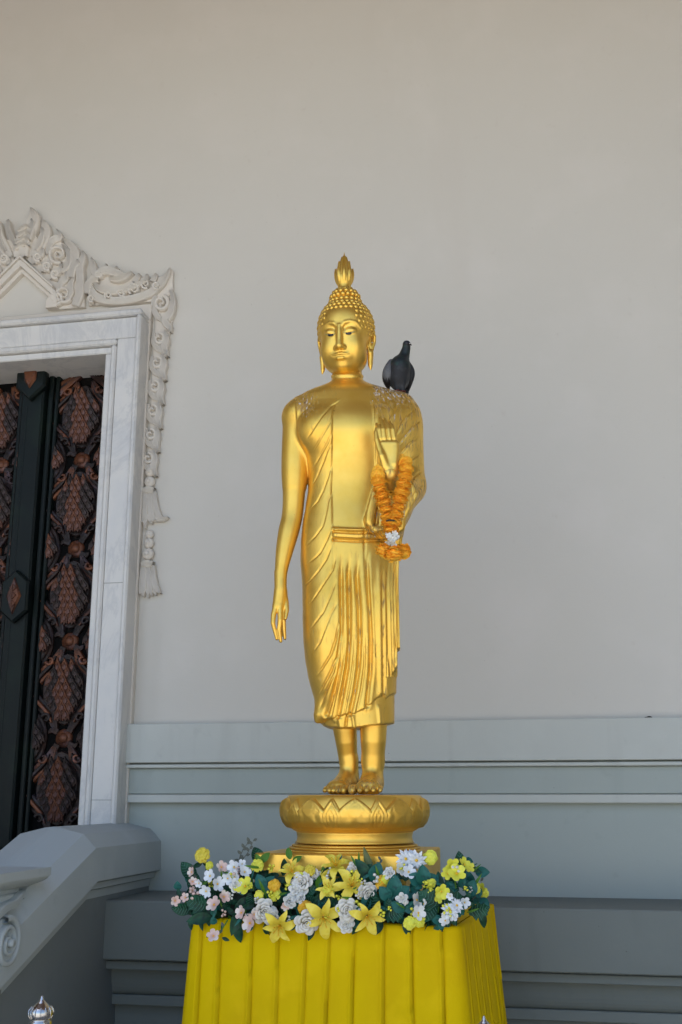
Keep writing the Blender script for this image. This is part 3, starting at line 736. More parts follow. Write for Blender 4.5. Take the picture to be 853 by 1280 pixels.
# stepped plinth: box whose front corners sit where they do in the photograph
def front_edge(pxr, pyr, wr, pxl):
    a = P(pxr, pyr, wr); L_ = .3
    for _ in range(60):
        c = a[:2]+L_*np.array([-math.cos(R_(15.5)), math.sin(R_(15.5))]); q = proj(np.array([[c[0], c[1], a[2]]]))[0][0]; L_ += (q-pxl)*.003*.8
    return a, L_
fr_, LP_ = front_edge(507, 1066, .36, 318)
hw = LP_/2; dep = .72
PFR = STAGE @ Matrix.Translation((fr_[0], fr_[1], 0)) @ PLF @ Matrix.Translation((-hw, 0, 0))
zbot = P(410, 1175, .35)[2]
mb = MB(); mb.box((-hw, 0, zbot), (hw, dep, zP-.004), bev=.006); mb.build('plinth', GOLD, statue, PFR)
mb = MB(); st = (zN-zP)/3
for i in range(3): mb.lathe([(.001, zP-.006+st*i), (.275-.012*i, zP-.006+st*i), (.280-.012*i, zP-.006+st*(i+.35)), (.280-.012*i, zP-.006+st*(i+.8)), (.272-.012*i, zP-.006+st*(i+1)), (.001, zP-.006+st*(i+1))], (lc[0], 0, 0), 72)
mb.build('plinth_steps', GOLD, statue, STAGE)
YO = .6                                   # open edge of the porch
# ------------------------------------------------------------------ the temple wall
YW, YL = 5.9, 5.31                           # wall face, front of the projecting base
X0, X1 = -9.5, 5.2
HR = .62                                     # depth of the stucco relief
def zw(py_, Y=YW, px_=600): return at(px_, py_, Y).z
I4 = Matrix()
wall = root('temple_wall', Matrix.Translation((0, YW, 0)), 'tall pale grey plastered temple wall with moulded bands behind the statue', 'wall')
DX0, DX1 = at(-150, 700, YW).x, at(190, 380, YW).x      # doorway
OZ0 = at(60, 1062, YW+.22).z; OZ1 = at(139, 439, YW).z  # sill and head of the opening
OX1 = at(122, 740, YW).x                                # right edge of the opening
OX0 = 2*at(36, 640, YW+.22).x-OX1
ZT = 7.16
mb = MB(); mb.box((OX1, YW, zw(902)-.02), (X1, YW+.5, ZT)); mb.box((X0, YW, 0), (OX0, YW+.5, ZT)); mb.box((OX0, YW, OZ1), (OX1, YW+.5, ZT)); mb.box((OX0, YW, -.1), (OX1, YW+.5, OZ0))
mb.build('plaster_face', PLASTER, wall)
mx0 = at(151, 925, YW-.05).x
e_ = .012
def band(name, py0, py1, proud, m=DADO, back=YW, px_=600, x0=None, bev=.004, top_bev=0.0):
    Y = back-proud; z1, z0_ = zw(py0, Y, px_), zw(py1, Y, px_); mb = MB()
    mb.extr([(YW+.02, z0_), (Y+bev, z0_), (Y, z0_+bev), (Y, z1-bev-top_bev), (Y+bev+top_bev, z1), (YW+.02, z1)], x0 if x0 is not None else mx0, X1); return mb.build(name, m, wall)
mb = MB(); mb.box((mx0, YW-.002, 0), (X1, YW+.4, zw(902)-.02)); mb.build('dado_face', DADO3, wall)
band('dado_band', 899.5, 951, .075); band('fillet', 953.2, 958.0, .060, x0=mx0+.02); band('frieze', 958.4, 992.3, .030, DADO3, x0=mx0+.03); band('fillet', 993.0, 1003.8, .052, x0=mx0+.06)
# projecting base
bx = atx  # alias
XB = at(133, 1120, YL).x                     # right-hand face of the stair parapet
zt_ = zw(1134, YL); 
def bband(name, py0, py1, back, bev=.004, m=DADO2):
    Y = YL+back; z1, z0_ = zw(py0, Y), zw(py1, Y); mb = MB()
    mb.extr([(YW+.01, z0_), (Y+bev, z0_), (Y, z0_+bev), (Y, z1-bev), (Y+bev, z1), (YW+.01, z1)], XB-.02, X1); return mb.build(name, m, wall)
bband('base_block', 1134, 1213.5, 0.0, .006); bband('base_fillet', 1214.2, 1226, .045)
za, zb2 = zw(1226.5, YL+.06), zw(1258, YL+.17); mb = MB()
pr = [(YW, zb2), ] + [(YL+.115+.055*(1-math.cos(t*math.pi/2)), za+(zb2-za)*math.sin(t*math.pi/2)) for t in [1-k/8 for k in range(9)]] + [(YW, za)]
mb.extr(pr, XB-.02, X1); mb.build('base_cove', DADO2, wall)
bband('base_fillet', 1259, 1273, .14); mb = MB(); mb.box((XB-.02, YL+.19, -.05), (X1, YW+.01, zw(1273.5, YL+.14))); mb.build('base_face', DADO2, wall)

# ------------------------------------------------------------------ the doorway surround
sur = root('door_surround', Matrix.Translation((OX1, YW, OZ0)), 'white marble door frame crowned with carved stucco flames beside the statue', 'door frame')
def oxz(px_, py_, Y): p = at(px_, py_, Y); return (p.x, p.z)
Yp = YW-.16                                  # front of the marble
def frame_ring(name, xo, zo, xi, zi, y0, y1, m, bev=.008):
    """jambs and lintel as separate slabs between outer (xo, zo) and inner (xi, zi) edges, mirrored about the door's axis"""
    cx = (OX0+OX1)/2
    for nm, s_ in ((name+'_jamb', 1), (name+'_jamb', -1)):
        mb = MB(); a, b = sorted((cx+s_*(xi-cx), cx+s_*(xo-cx))); mb.box((a, y0, OZ0-.02), (b, y1, zi if nm.endswith('jamb') else zi), bev=bev); mb.build(nm, m, sur)
    mb = MB(); mb.box((2*cx-xo, y0, zi+.002), (xo, y1, zo), bev=bev); mb.build(name+'_lintel', m, sur)
xo1, zo1 = oxz(190.5, 381, YW-.03); 
frame_ring('plaster', xo1, zo1, oxz(176, 400, Yp)[0]-.01, oxz(176, 386, Yp)[1]-.02, YW-.045, YW+.02, STUCCO, .004)
xa, za_ = oxz(178.5, 386, Yp); xb, zb_2 = oxz(172, 394, Yp); xc, zc_ = oxz(147.5, 424, Yp+.02); xd, zd_ = oxz(142, 434, Yp+.04)
# px of vertical jamb edges drift with height, so take the widths at the height of each edge's own corner
frame_ring('outer_moulding', xa, za_, xb, zb_2, Yp-.02, YW+.03, MARBLE, .010)
frame_ring('marble_slab', xb-.001, zb_2-.001, xc, zc_, Yp+.015, YW+.03, MARBLE, .004)
frame_ring('inner_moulding', xc-.001, zc_-.001, xd, zd_, Yp, YW+.04, MARBLE, .010)
frame_ring('reveal', xd-.001, zd_-.001, xd-.045, zd_-.045, Yp+.03, YW+.26, MARBLE, .006)
# joints in the marble are thin dark gaps between stacked slabs
JOINT = mat('mortar_line', (.36, .36, .35), .8)
for pyj in (728, 1000): 
    zj = at(140, pyj, Yp).z; mb = MB(); mb.box((xc+.002, Yp+.0125, zj-.0018), (xb-.004, Yp+.02, zj+.0018)); mb.build('slab_joint', JOINT, sur)

# carved stucco: gable over the door, dragon-like corner scroll, leaf border and two tassels
def pz(px_, py_, w_=0.0): p = at(px_, py_, YW-w_); return (p.x, p.z)
def rel(name, pts, h, bev=.008, base=0.0):
    mb = MB(); mb.relief([pz(a, b, base) for a, b in pts], YW-base+.002, h*HR, bev*HR); return mb.build(name, STUCCO, sur)
PXM = (at(101, 330, YW).x-at(100, 330, YW).x)
def bl(name, pts, wid, h, base=0.0, parent=None, ridge=True):
    mb = MB(); mb.blade([pz(a, b, base) for a, b in pts], [w_*PXM for w_ in wid], YW-base, h*HR, 0, ridge); return mb.build(name, STUCCO, sur)
def spiral(name, cx, cy, r, turns, a0, wid, h, base=0.0, d=1):
    n = int(10*turns)+2; pts = []
    for i in range(n):
        t = i/(n-1); rr_ = r*(1-t)**.8+.8; a = a0+d*2*math.pi*turns*t; pts.append((cx+rr_*math.cos(a), cy+rr_*math.sin(a)))
    mb = MB(); mb.blade([pz(a, b, base) for a, b in pts], [w_*PXM*.74 for w_ in wid], YW-base, h*.86*HR, 0, False, 2); return mb.build(name, STUCCO, sur)
AX = 31.0
def mir(pts): return [(2*AX-a, b+(a-AX)*.075*2*.5) for a, b in pts]
def both(fn, name, pts, *a, **k):
    fn(name, pts, *a, **k); fn(name, mir(pts), *a, **k)
# backing slabs (right half follows the photograph, left half mirrored)
half = [(31, 322), (38, 300), (44, 290), (49, 300), (55, 301), (60, 300), (63, 312), (68, 308), (74, 302), (88, 310), (96, 324), (99, 336), (103, 340), (107, 345), (108, 386), (66, 389.5), (66, 380), (70, 364)]
both(rel, 'gable_backing', half, .045)
bl('gable_flame', [(30, 326), (31, 312), (36, 298), (44, 286), (46.5, 275), (44, 265)], [9, 11, 10, 9, 7, .6], .11)
for i in range(4): bl('gable_rib', [(24+i*1.5, 318-i*7.5), (34+i*1.5, 311-i*7.5), (42+i*1.0, 313-i*7)], [.8, 2.2, .6], .135)
both(bl, 'gable_flame', [(45, 325), (51, 316), (57, 305), (60.5, 295), (60, 286), (57.5, 279)], [4, 7, 7.5, 7, 5, .5], .095)
both(bl, 'gable_flame', [(63, 322), (66, 310), (71, 303), (77, 301), (78.5, 297), (75, 290)], [2, 4, 5, 4.5, 2.5, .4], .09)
both(bl, 'gable_flame', [(88, 352), (95, 340), (98, 328), (96, 316), (90, 308), (83, 303)], [3, 5, 5.5, 5.5, 4.0, .5], .10)
both(bl, 'gable_flame', [(82, 345), (89, 338), (91, 327), (88, 317), (82, 311)], [2, 3, 3.2, 2.6, .5], .115)
both(bl, 'gable_flame', [(50, 318), (55, 309), (58, 299), (57.5, 289)], [1.5, 3, 3, .4], .115)
both(bl, 'gable_flame', [(37, 312), (42, 301), (46, 290), (45.5, 279)], [1.5, 3.6, 3, .4], .13)
both(bl, 'gable_flame', [(98, 386), (104, 370), (104, 350), (104, 338), (107.5, 327), (108, 318)], [5, 5, 5, 4.5, 3.5, .4], .105)
both(bl, 'gable_flame', [(94, 352), (96, 342), (101, 334), (102.5, 330)], [3, 4, 3.5, .5], .12)
for cx, cy, r, a0, d in ((77, 322, 11, 1.2, 1), (74, 377, 8, 2.0, -1), (84, 372, 10, .6, 1), (52, 326, 4.5, 1.0, 1), (64, 337, 5, 1.0, 1), (74, 347, 5, 1.0, 1)):
    spiral('scroll', cx, cy, r, 1.5, a0, [3.0, 2.8, 2.2, 1.4, .8], .115, 0, d)
    cm = 2*AX-cx; spiral('scroll', cm, cy+(cx-AX)*.075, r, 1.5, math.pi-a0, [3.0, 2.8, 2.2, 1.4, .8], .115, 0, -d)
for p_ in ([(47, 334), (49, 327), (56, 322), (58, 314)], [(58, 344), (60, 337), (67, 333), (68, 325)], [(69, 353), (71, 346), (79, 343), (80, 334)], [(78, 366), (80, 358), (87, 352), (87, 343)], [(88, 380), (92, 370), (92, 360), (97, 350)]):
    both(bl, 'gable_leaf', p_, [2.5, 4.0, 3.4, .4], .10)
# gable moulding and its inner bevel
def bar(name, p0, p1, wd, base, h, m=STUCCO):
    mb = MB(); mb.blade([pz(*p0), pz(*p1)], [wd*PXM]*2, YW-base, h, 0, False); 
    return mb
gr = [(31, 327), (73, 365)]
def gable_bar(a, b, off, t, h, name):
    """straight bar between two photo points, thickness t px measured below the line"""
    (ax, ay), (bx_, by) = a, b
    rel(name, [(ax, ay+off), (bx_, by+off), (bx_, by+off+t), (ax, ay+off+t)], h, .006)
for A_, B_ in (((31, 325), (72, 362)), ((-12, 368), (31, 325))):
    gable_bar(A_, B_, 0, 3.6, .13, 'gable_moulding'); gable_bar(A_, B_, 3.7, 9.2, .105, 'gable_moulding'); gable_bar(A_, B_, 13.0, 6.5, .065, 'gable_moulding')
rel('gable_foot', [(62, 381), (72, 366), (78, 372), (76, 388.5), (62, 389.5)], .10)
# corner scroll: a crested serpent lying on the lintel
rel('corner_backing', [(113, 384), (113, 352), (119, 336), (128, 338), (150, 350), (170, 346), (190, 352), (206, 346), (218, 340), (218, 370), (196, 379), (150, 381)], .045)
bl('serpent_body', [(115, 356), (117, 366), (126, 376), (146, 380), (168, 378), (190, 371), (206, 358), (217, 340)], [3, 5, 5.5, 5, 5, 5, 4.2, .5], .11)
bl('serpent_body', [(121, 357), (130, 366), (147, 369), (163, 366), (178, 360), (190, 355)], [2, 4, 4.5, 4, 3, .5], .12)
bl('serpent_crest', [(125, 350), (121, 343), (120, 334), (118.5, 326)], [3.5, 4.5, 3, .4], .10)
bl('serpent_crest', [(122, 352), (132, 344), (141, 343), (152, 347), (160, 350), (170, 345)], [3, 5, 5.5, 5, 3.5, .5], .12)
bl('serpent_crest', [(142, 354), (152, 355), (162, 352), (170, 346)], [2, 3, 2.4, .4], .135)
bl('serpent_jaw', [(114, 372), (115, 362), (120, 356), (128, 355)], [3, 4.5, 4, 2], .125)
for a, b, c, d_ in ((133, 341, 137, 334), (145, 344, 150, 337), (172, 351, 178, 346), (183, 351, 188, 347), (194, 350, 199, 346)): bl('serpent_fin', [(a, b+6), ((a+c)/2, (b+d_)/2+3), (c, d_)], [3.4, 3.2, .4], .10)
for cx, cy, r, a0 in ((128, 348, 3.6, 0), (172, 366, 7, 2), (186, 360, 5, 1), (156, 372, 4.5, 3), (140, 374, 4, 2), (119, 378, 3.6, 1), (200, 362, 4, 1)): spiral('scroll', cx, cy, r, 1.4, a0, [2.2, 2.0, 1.6, .8], .125)
# leaf border down the right jamb
rel('border_backing', [(195, 372), (214, 362), (218, 374), (217, 402), (213, 420), (208, 450), (203, 500), (198, 560), (194, 590), (185, 590), (188, 540), (192, 450), (195, 400)], .03)
spiral('scroll', 204, 382, 9, 1.5, -1.2, [3.4, 3.2, 2.6, 1.6, .8], .095)
bl('border_leaf', [(216, 366), (219, 380), (215, 396), (209, 404), (214, 412), (216, 418)], [2, 3, 4.5, 5, 3.5, .4], .09)
bl('border_leaf', [(197, 372), (194, 386), (199, 398), (206, 404)], [2, 3.6, 3.6, 1], .07)
for i in range(6):
    t = i/5; y = 424+i*30.0-i*.2; x = 202-i*2.6; s_ = 1-.12*t
    spiral('scroll', x-1, y+2, 7*s_, 1.2, -1.5, [2.8*s_, 2.8*s_, 2.2*s_, 1.0], .080)
    bl('border_leaf', [(x-7*s_, y-6), (x-8*s_, y+6), (x-3*s_, y+14), (x+3, y+19)], [1.4, 3.0*s_, 3.4*s_, 1.0], .065)
    bl('border_leaf', [(x+7*s_, y-8), (x+9*s_, y+4), (x+6*s_, y+13), (x+11*s_, y+24)], [1.2, 3.2*s_, 4.4*s_, .4], .085)
    bl('border_leaf', [(x-1, y+10), (x+3*s_, y+17), (x+9*s_, y+25)], [2.4*s_, 3.2*s_, .4], .070)
def bead(cx, cy, r):
    mb = MB(); c = at(cx, cy, YW-.02); mb.sphere(c, r*PXM, 16, 8, sc3=(1, .8, 1)); mb.build('bead', STUCCO, sur)
    mb = MB(); mb.sphere((c.x, c.y-r*PXM*.62, c.z), r*PXM*.45, 12, 6); mb.build('bead_centre', STUCCO, sur)
for cx, cy, r in ((188, 590, 5.6), (187.5, 602.5, 6.2), (187.5, 668, 4.6), (186.5, 679, 5.6), (185.8, 692.5, 6.6)): bead(cx, cy, r)
def tassel(x, y0, y1, spread, tips):
    bl('tassel_knot', [(x-6, y0+2), (x, y0), (x+8, y0+1)], [2.5, 4.4, 3], .09)
    n = len(tips)
    for i, (dx, dy) in enumerate(tips):
        xs = x-6+i*(14/(n-1)); bl('tassel_strand', [(xs, y0+2), (xs+dx*.15-.3, y0+(y1-y0)*.5), (xs+dx*.5, y0+(y1-y0)*.82), (xs+dx, y1+dy)], [1.4, 2.7, 2.9, .5], .06+.012*(i % 2))
tassel(187.5, 614, 658, 1, [(-2, -4), (-.5, 4), (5, -2), (8, -6), (13, -8), (17, -10)])
tassel(186, 706, 744, 1, [(-3, 0), (-1.6, 3), (2, 4), (4, 2), (6, 1), (9, -1)])

# ------------------------------------------------------------------ carved double door
YD = YW+.22
door = root('carved_double_door', Matrix.Translation(((OX0+OX1)/2, YD, OZ0)), 'dark green-black double door carved with copper leaf medallions behind the marble frame', 'door')
cxd = at(38, 640, YD-.10).x
mb = MB(); mb.box((cxd+.02, YD, OZ0), (OX1+.1, YD+.06, OZ1+.1)); leafR = mb.build('door_leaf', RECESS, door)
mb = MB(); mb.box((OX0-.1, YD, OZ0), (cxd-.02, YD+.06, OZ1+.1)); leafL = mb.build('door_leaf', RECESS, door)
zt0 = at(120, 456, YD).z
for o, xs in ((leafR, (cxd+.02, OX1+.1)), (leafL, (OX0-.1, cxd-.02))):
    mb = MB(); mb.box((xs[0], YD-.035, zt0-.035), (xs[1], YD+.001, OZ1+.08), bev=.006); mb.build('top_rail', DARKWOOD, o)
    mb = MB(); mb.box((xs[0], YD-.035, OZ0), (xs[1], YD+.001, OZ0+.07), bev=.006); mb.build('bottom_rail', DARKWOOD, o)
# meeting post, its stile strips and diamond bosses
xl, xr = at(25.5, 480, YD-.12).x, at(57.5, 480, YD-.12).x
mb = MB(); mb.box((xl+.012, YD-.115, OZ0), (xr-.012, YD-.002, zt0-.01), bev=.012); post = mb.build('meeting_post', DARKWOOD, door)
xm = (xl+xr)/2
mb = MB(); mb.blade([(xm-.03, OZ0+.02), (xm-.03, zt0-.3)], [.004, .004], YD-.113, .004, 0, False); mb.build('post_bead', DARKWOOD, post)
for x_, w_, pr_ in ((xr+.012, .016, .07), (xr+.048, .012, .055), (xl-.012, .016, .07)):
    mb = MB(); mb.box((x_-w_, YD-pr_, OZ0), (x_+w_, YD-.001, zt0-.02), bev=.006); mb.build('stile', DARKWOOD, door)
def boss(zc_, hh, name='post_boss', wq=1.0):
    mb = MB(); w2 = (xr-xl)/2*wq
    mb.relief([(xm, zc_+hh), (xm+w2, zc_+hh*.55), (xm+w2, zc_-hh*.55), (xm, zc_-hh), (xm-w2, zc_-hh*.55), (xm-w2, zc_+hh*.55)], YD-.11, .045, .014); b_ = mb.build(name, DARKWOOD, door)
    mb = MB(); mb.relief([(xm, zc_+hh*.7), (xm+w2*.55, zc_), (xm, zc_-hh*.7), (xm-w2*.55, zc_)], YD-.150, .020, .012); mb.build('copper_diamond', COPPER, b_)
    for k in (-1, 0, 1):
        for j in (-1, 1): mb = MB(); mb.relief([(xm+j*.0, zc_+k*hh*.3+.022), (xm+j*.024, zc_+k*hh*.3), (xm, zc_+k*hh*.3-.022)], YD-.165, .012, .003); mb.build('copper_scale', COPPER, b_)
zb3 = at(20, 745, YD-.15).z; boss(zb3, at(20, 712, YD-.15).z-zb3)
# head boss is a half shield against the top rail
zs = at(40, 462, YD-.12).z; w2 = (xr-xl)/2+.012
mb = MB(); mb.relief([(xm-w2, zs+.02), (xm+w2, zs+.02), (xm+w2, zs-.13), (xm, zs-.22), (xm-w2, zs-.13)], YD-.11, .05, .014); hb = mb.build('head_boss', DARKWOOD, door)
mb = MB(); mb.relief([(xm-.045, zs-.025), (xm+.045, zs-.025), (xm+.04, zs-.09), (xm, zs-.145), (xm-.04, zs-.09)], YD-.155, .022, .014); mb.build('copper_shield', COPPER, hb)
# carved field: ogee medallions filled with scales, bosses and scroll bands between
c1, c2 = at(106.5, 522, YD), at(84.4, 861.7, YD)
stepz = (c1.z-c2.z)/3; cxp = (c1.x+c2.x)/2
pw = at(107, 522, YD).x-at(66, 522, YD).x    # half width of the lattice
def ogee(cx, cz, hw, hh, n=24):
    pts = []
    for k in range(n):
        a = 2*math.pi*k/n; s_, c = math.sin(a), math.cos(a); r = 1-.16*abs(s_)**6
        f = abs(s_)**1.15; pts.append((cx+hw*math.copysign(abs(c)**(1.0+.45*f), c), cz+hh*math.copysign(abs(s_)**.92, s_)))
    return pts
def scale_mesh(w_, h_, name, m):
    mb = MB(); pts = [(0, h_*.62), (w_*.20, h_*.34), (w_*.50, h_*.02), (w_*.46, -h_*.42), (w_*.22, -h_*.30), (0, -h_*.52), (-w_*.22, -h_*.30), (-w_*.46, -h_*.42), (-w_*.50, h_*.02), (-w_*.20, h_*.34)]
    mb.relief(pts, 0, .012, .005); mb.relief([(p[0]*.5, p[1]*.5+h_*.02) for p in pts], -.0115, .006, .003); return mb.me(name, m)
SCB = {(m.name, q): scale_mesh(.052*q, .092, 'scale', m) for m in (COPPER, UMBER) for q in (1, 1.25)}
def medallion(cx, cz, hw, hh, parent, seed, lim=(-99, 99)):
    rd = random.Random(seed)
    mb = MB(); clip = lambda pp, e_: [(min(max(a_, lim[0]+e_), lim[1]-e_), b_+i_*1e-5) for i_, (a_, b_) in enumerate(pp)]
    mb.relief(clip(ogee(cx, cz, hw, hh), 0), YD+.002, .026, .006); md = mb.build('medallion', UMBER, parent)
    mb = MB(); mb.relief(clip(ogee(cx, cz, hw*.80, hh*.84), .004), YD-.022, .018, .006); mb.build('medallion_core', UMBER, md)
    rows_ = 8
    for i in range(rows_):
        z = cz+hh*.70-(i+.5)*(1.50*hh/rows_); t = (z-cz)/hh; wr = hw*(1-abs(t)**1.5)*.98
        q = 1.25 if i % 2 == 0 else 1; sp_ = .047
        js = [j for j in range(-4, 5) if abs((j+(.5 if i % 2 else 0))*sp_) < wr*.80] or [0]
        for j in js:
            off = (j+(.5 if i % 2 else 0))*sp_
            if js == [0]: off = 0
            x = cx+off
            if not lim[0]+.02 < x < lim[1]-.02: continue
            bulge = .030*(1-(off/hw)**2)*(1-t*t)
            cop = abs(off) < sp_*.6 or (abs(off) < sp_*1.2 and rd.random() < (.75 if t < .1 else .3)) or rd.random() < .10
            link('scale', SCB[('copper_lacquer' if cop else 'umber_lacquer', q if off == 0 else 1)], md, I4, Matrix.Translation((x, YD-.034-bulge-.002*(i % 2), z)) @ Matrix.Rotation(R_(12), 4, 'X') @ Matrix.Rotation(R_(-18*off/hw), 4, 'Y') @ Matrix.Rotation(R_(10*off/hw), 4, 'Z'))
    return md
def dbl(pts, wid, h, m, parent, name, ridge=True, y=None):
    mb = MB(); mb.blade(pts, wid, (YD+.002) if y is None else y, h, 0, ridge); return mb.build(name, m, parent)
def lattice(cx, parent, s0=1, sides=(-1, 1)):
    for i in range(-1, 5):
        cz = c1.z-i*stepz; top = cz+stepz*.5
        if cz-stepz*.4 > zt0 or cz+stepz*.3 < OZ0: continue
        hw, hh = pw*.66, stepz*.37
        if cz+hh < zt0-.02: medallion(cx, cz, hw, hh, parent, i+s0)
        zz = cz-stepz*.5                      # boss under this medallion
        if zz > OZ0+.1 and zz < zt0-.1:
            mb = MB(); mb.lathe([(.001, .036), (.020, .034), (.030, .022), (.034, .018), (.046, .016), (.055, .004), (.056, 0), (.001, 0)][::-1], n=20)
            ro = mb.build('rosette', COPPER, parent, I4, Matrix.Translation((cx, YD, zz)) @ Matrix.Rotation(R_(90), 4, 'X'))
            for q in range(4):
                a = math.pi/4+q*math.pi/2; dbl([(cx+.05*math.cos(a), zz+.05*math.sin(a)), (cx+.085*math.cos(a+.2), zz+.085*math.sin(a+.2)), (cx+.10*math.cos(a+.5), zz+.10*math.sin(a+.5))], [.022, .02, .003], .03, UMBER, parent, 'rosette_leaf')
        for sx in (-1, 1):
            if sx not in sides: continue
            # bands that run from the boss out to the side and curl
            for sg, mm in ((1, UMBER), (-1, COPPER)):
                z0_ = zz; pts = [(cx+sx*.05, z0_+sg*.05), (cx+sx*.085, z0_+sg*.13), (cx+sx*.15, z0_+sg*.19), (cx+sx*.215, z0_+sg*.27), (cx+sx*.26, z0_+sg*.37)]
                if not (OZ0+.02 < min(p[1] for p in pts) and max(p[1] for p in pts) < zt0-.02): continue
                dbl(pts, [.014, .040, .038, .030, .010], .034, mm, parent, 'scroll_band')
                dbl([(cx+sx*.07, z0_+sg*.09), (cx+sx*.10, z0_+sg*.145), (cx+sx*.16, z0_+sg*.205), (cx+sx*.195, z0_+sg*.25)], [.004, .012, .012, .004], .018, COPPER if mm is UMBER else UMBER, parent, 'scroll_vein', False, YD-.028)
                mb = MB(); pts = []
                for q in range(12):
                    t = q/11; a = (.4 if sg > 0 else -.4)+sg*t*5.0; rr_ = .030*(1-t*.7); pts.append((cx+sx*(.105+rr_*math.cos(a)), z0_+sg*.115+rr_*math.sin(a)))
                mb.blade(pts, [.012, .011, .009, .005], YD-.02, .030, 0, False, 2); mb.build('curl', mm, parent)
    # half medallions at the sides, set half a step lower
    for i in range(-1, 4):
        cz = c1.z-(i+.5)*stepz
        for sx in sides:
            if cz+stepz*.3 > zt0 or cz-stepz*.3 < OZ0: continue
            medallion(cx+sx*pw*.88, cz, pw*.42, stepz*.29, parent, i+s0+1, (cx-pw*.86, cx+pw*.86))
lattice(cxp, leafR); lattice(2*cxd-cxp, leafL, 2)
for sx in (-1, 1):                            # fan leaves in the head corners
    for j in range(4): dbl([(cxp+sx*.03, zt0-.05-.01*j), (cxp+sx*(.10+.03*j), zt0-.06-.05*j), (cxp+sx*(.16+.03*j), zt0-.04-.10*j)], [.006, .020, .003], .03+.004*j, COPPER if j % 2 else UMBER, leafR, 'corner_leaf')
mb = MB(); mb.box((OX0-.15, YW+.02, OZ0-.06), (OX1+.15, YD+.4, OZ0)); mb.build('threshold', MARBLE, sur)
mb = MB(); mb.box((OX0-.3, YD+.3, OZ0-.1), (OX1+.3, YD+.4, OZ1+.2)); mb.build('door_back', RECESS, door)

# ------------------------------------------------------------------ stair parapet
par = root('stair_parapet', Matrix.Translation((XB, 4.6, 0)), 'grey painted stair parapet with chamfered coping sloping down at the left', 'balustrade')
# profile against the wall (x offsets from XB, z): read from the photograph where the coping meets the wall
def wp(px_, py_): p = at(px_, py_, YW); return (p.x, p.z)
pA = [wp(188, 1107), wp(188.5, 1098), wp(194, 1096), wp(194.5, 1090), wp(201.5, 1087), wp(201.5, 1051), wp(189, 1036), wp(162, 1029)]
pA[0] = (XB+.004, pA[0][1]); 
xtop = pA[-1][0]; cxb = xtop-.035; pA.append((cxb, pA[-1][1]+.004))
full = pA+[(2*cxb-x, z) for x, z in pA[::-1][1:]]
zref = pA[5][1]
Yb = atx(113, 1104, XB+.02).y                # where the coping bends down
sl_p = atx(42, 1181, XB+.02); slope = (atx(113, 1104, XB+.02).z-sl_p.z)/(Yb-sl_p.y)
Yend = 2.9
def station(Y):
    dz = 0 if Y >= Yb else -slope*(Yb-Y)
    return dz
Ys = [YW+.01, Yb, Yb-.0001, Yend]
mb = MB(); rings = []
tb = math.tan(math.atan(slope)/2); zb0 = pA[0][1]
rings.append([(x, YW+.01, z) for x, z in full]); bend = [(x, Yb-(z-zb0)*tb, z) for x, z in full]; rings.append(bend)
rings.append([(x, y-(Yb-Yend), z-slope*(Yb-Yend)) for x, y, z in bend])
mb.loft(rings, 0, False, False, True)
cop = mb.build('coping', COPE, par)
zl = pA[0][1]+.01
mb = MB(); xl_ = 2*cxb-XB-.004
vs = []; 
for x in (xl_, XB):
    vs += [(x, YW+.01, -.05), (x, YW+.01, zl), (x, Yb, zl), (x, Yend, zl+station(Yend)), (x, Yend, -.05)]
mb.add(vs, [(0, 1, 2, 3, 4), (5, 9, 8, 7, 6), (1, 6, 7, 2), (2, 7, 8, 3), (3, 8, 9, 4), (0, 5, 6, 1), (0, 4, 9, 5)]); mb.build('parapet_wall', PARW_SHADE, par)
# scrolled newel block with a moulded cap, nearer the viewer
XN = XB+.075
nc = atx(14, 1179, XN); e0 = atx(60, 1084, XN); e1 = atx(41, 1107, XN-.05)
rN = abs(atx(14, 1162, XN).z-nc.z)
ynear, yfar = 2.95, e0.y
newel = root('scroll_newel', Matrix.Translation((XN-.2, (ynear+yfar)/2, 0)), 'grey scrolled newel block with moulded cap at the lower left edge', 'newel')
zc0, zc1 = e1.z, e0.z; XNL = 2*cxb-XN
pcap = [(0, zc0), (.0, zc0)]
mb = MB(); st_ = []
for k in range(9):
    t = k/8; o_ = .060*(math.sin(t*math.pi/2)); st_.append((o_, zc0+(zc1-.035-zc0)*t))
st_ += [(.066, zc1-.034), (.066, zc1)]
rings = [[(XNL+.055-o_, ynear, z), (XN-.055+o_, ynear, z), (XN-.055+o_, yfar-.055+o_, z), (XNL+.055-o_, yfar-.055+o_, z)] for o_, z in st_]
mb.loft(rings, 0, False); mb.build('newel_cap', COPE, newel)
mb = MB(); mb.box((XNL+.07, ynear, nc.z-.05), (XN-.07, yfar-.10, zc0+.002), bev=.006)
mb.box((XNL+.055, ynear, zc0-.05), (XN-.055, yfar-.075, zc0-.02), bev=.006); mb.build('newel_block', COPE, newel)
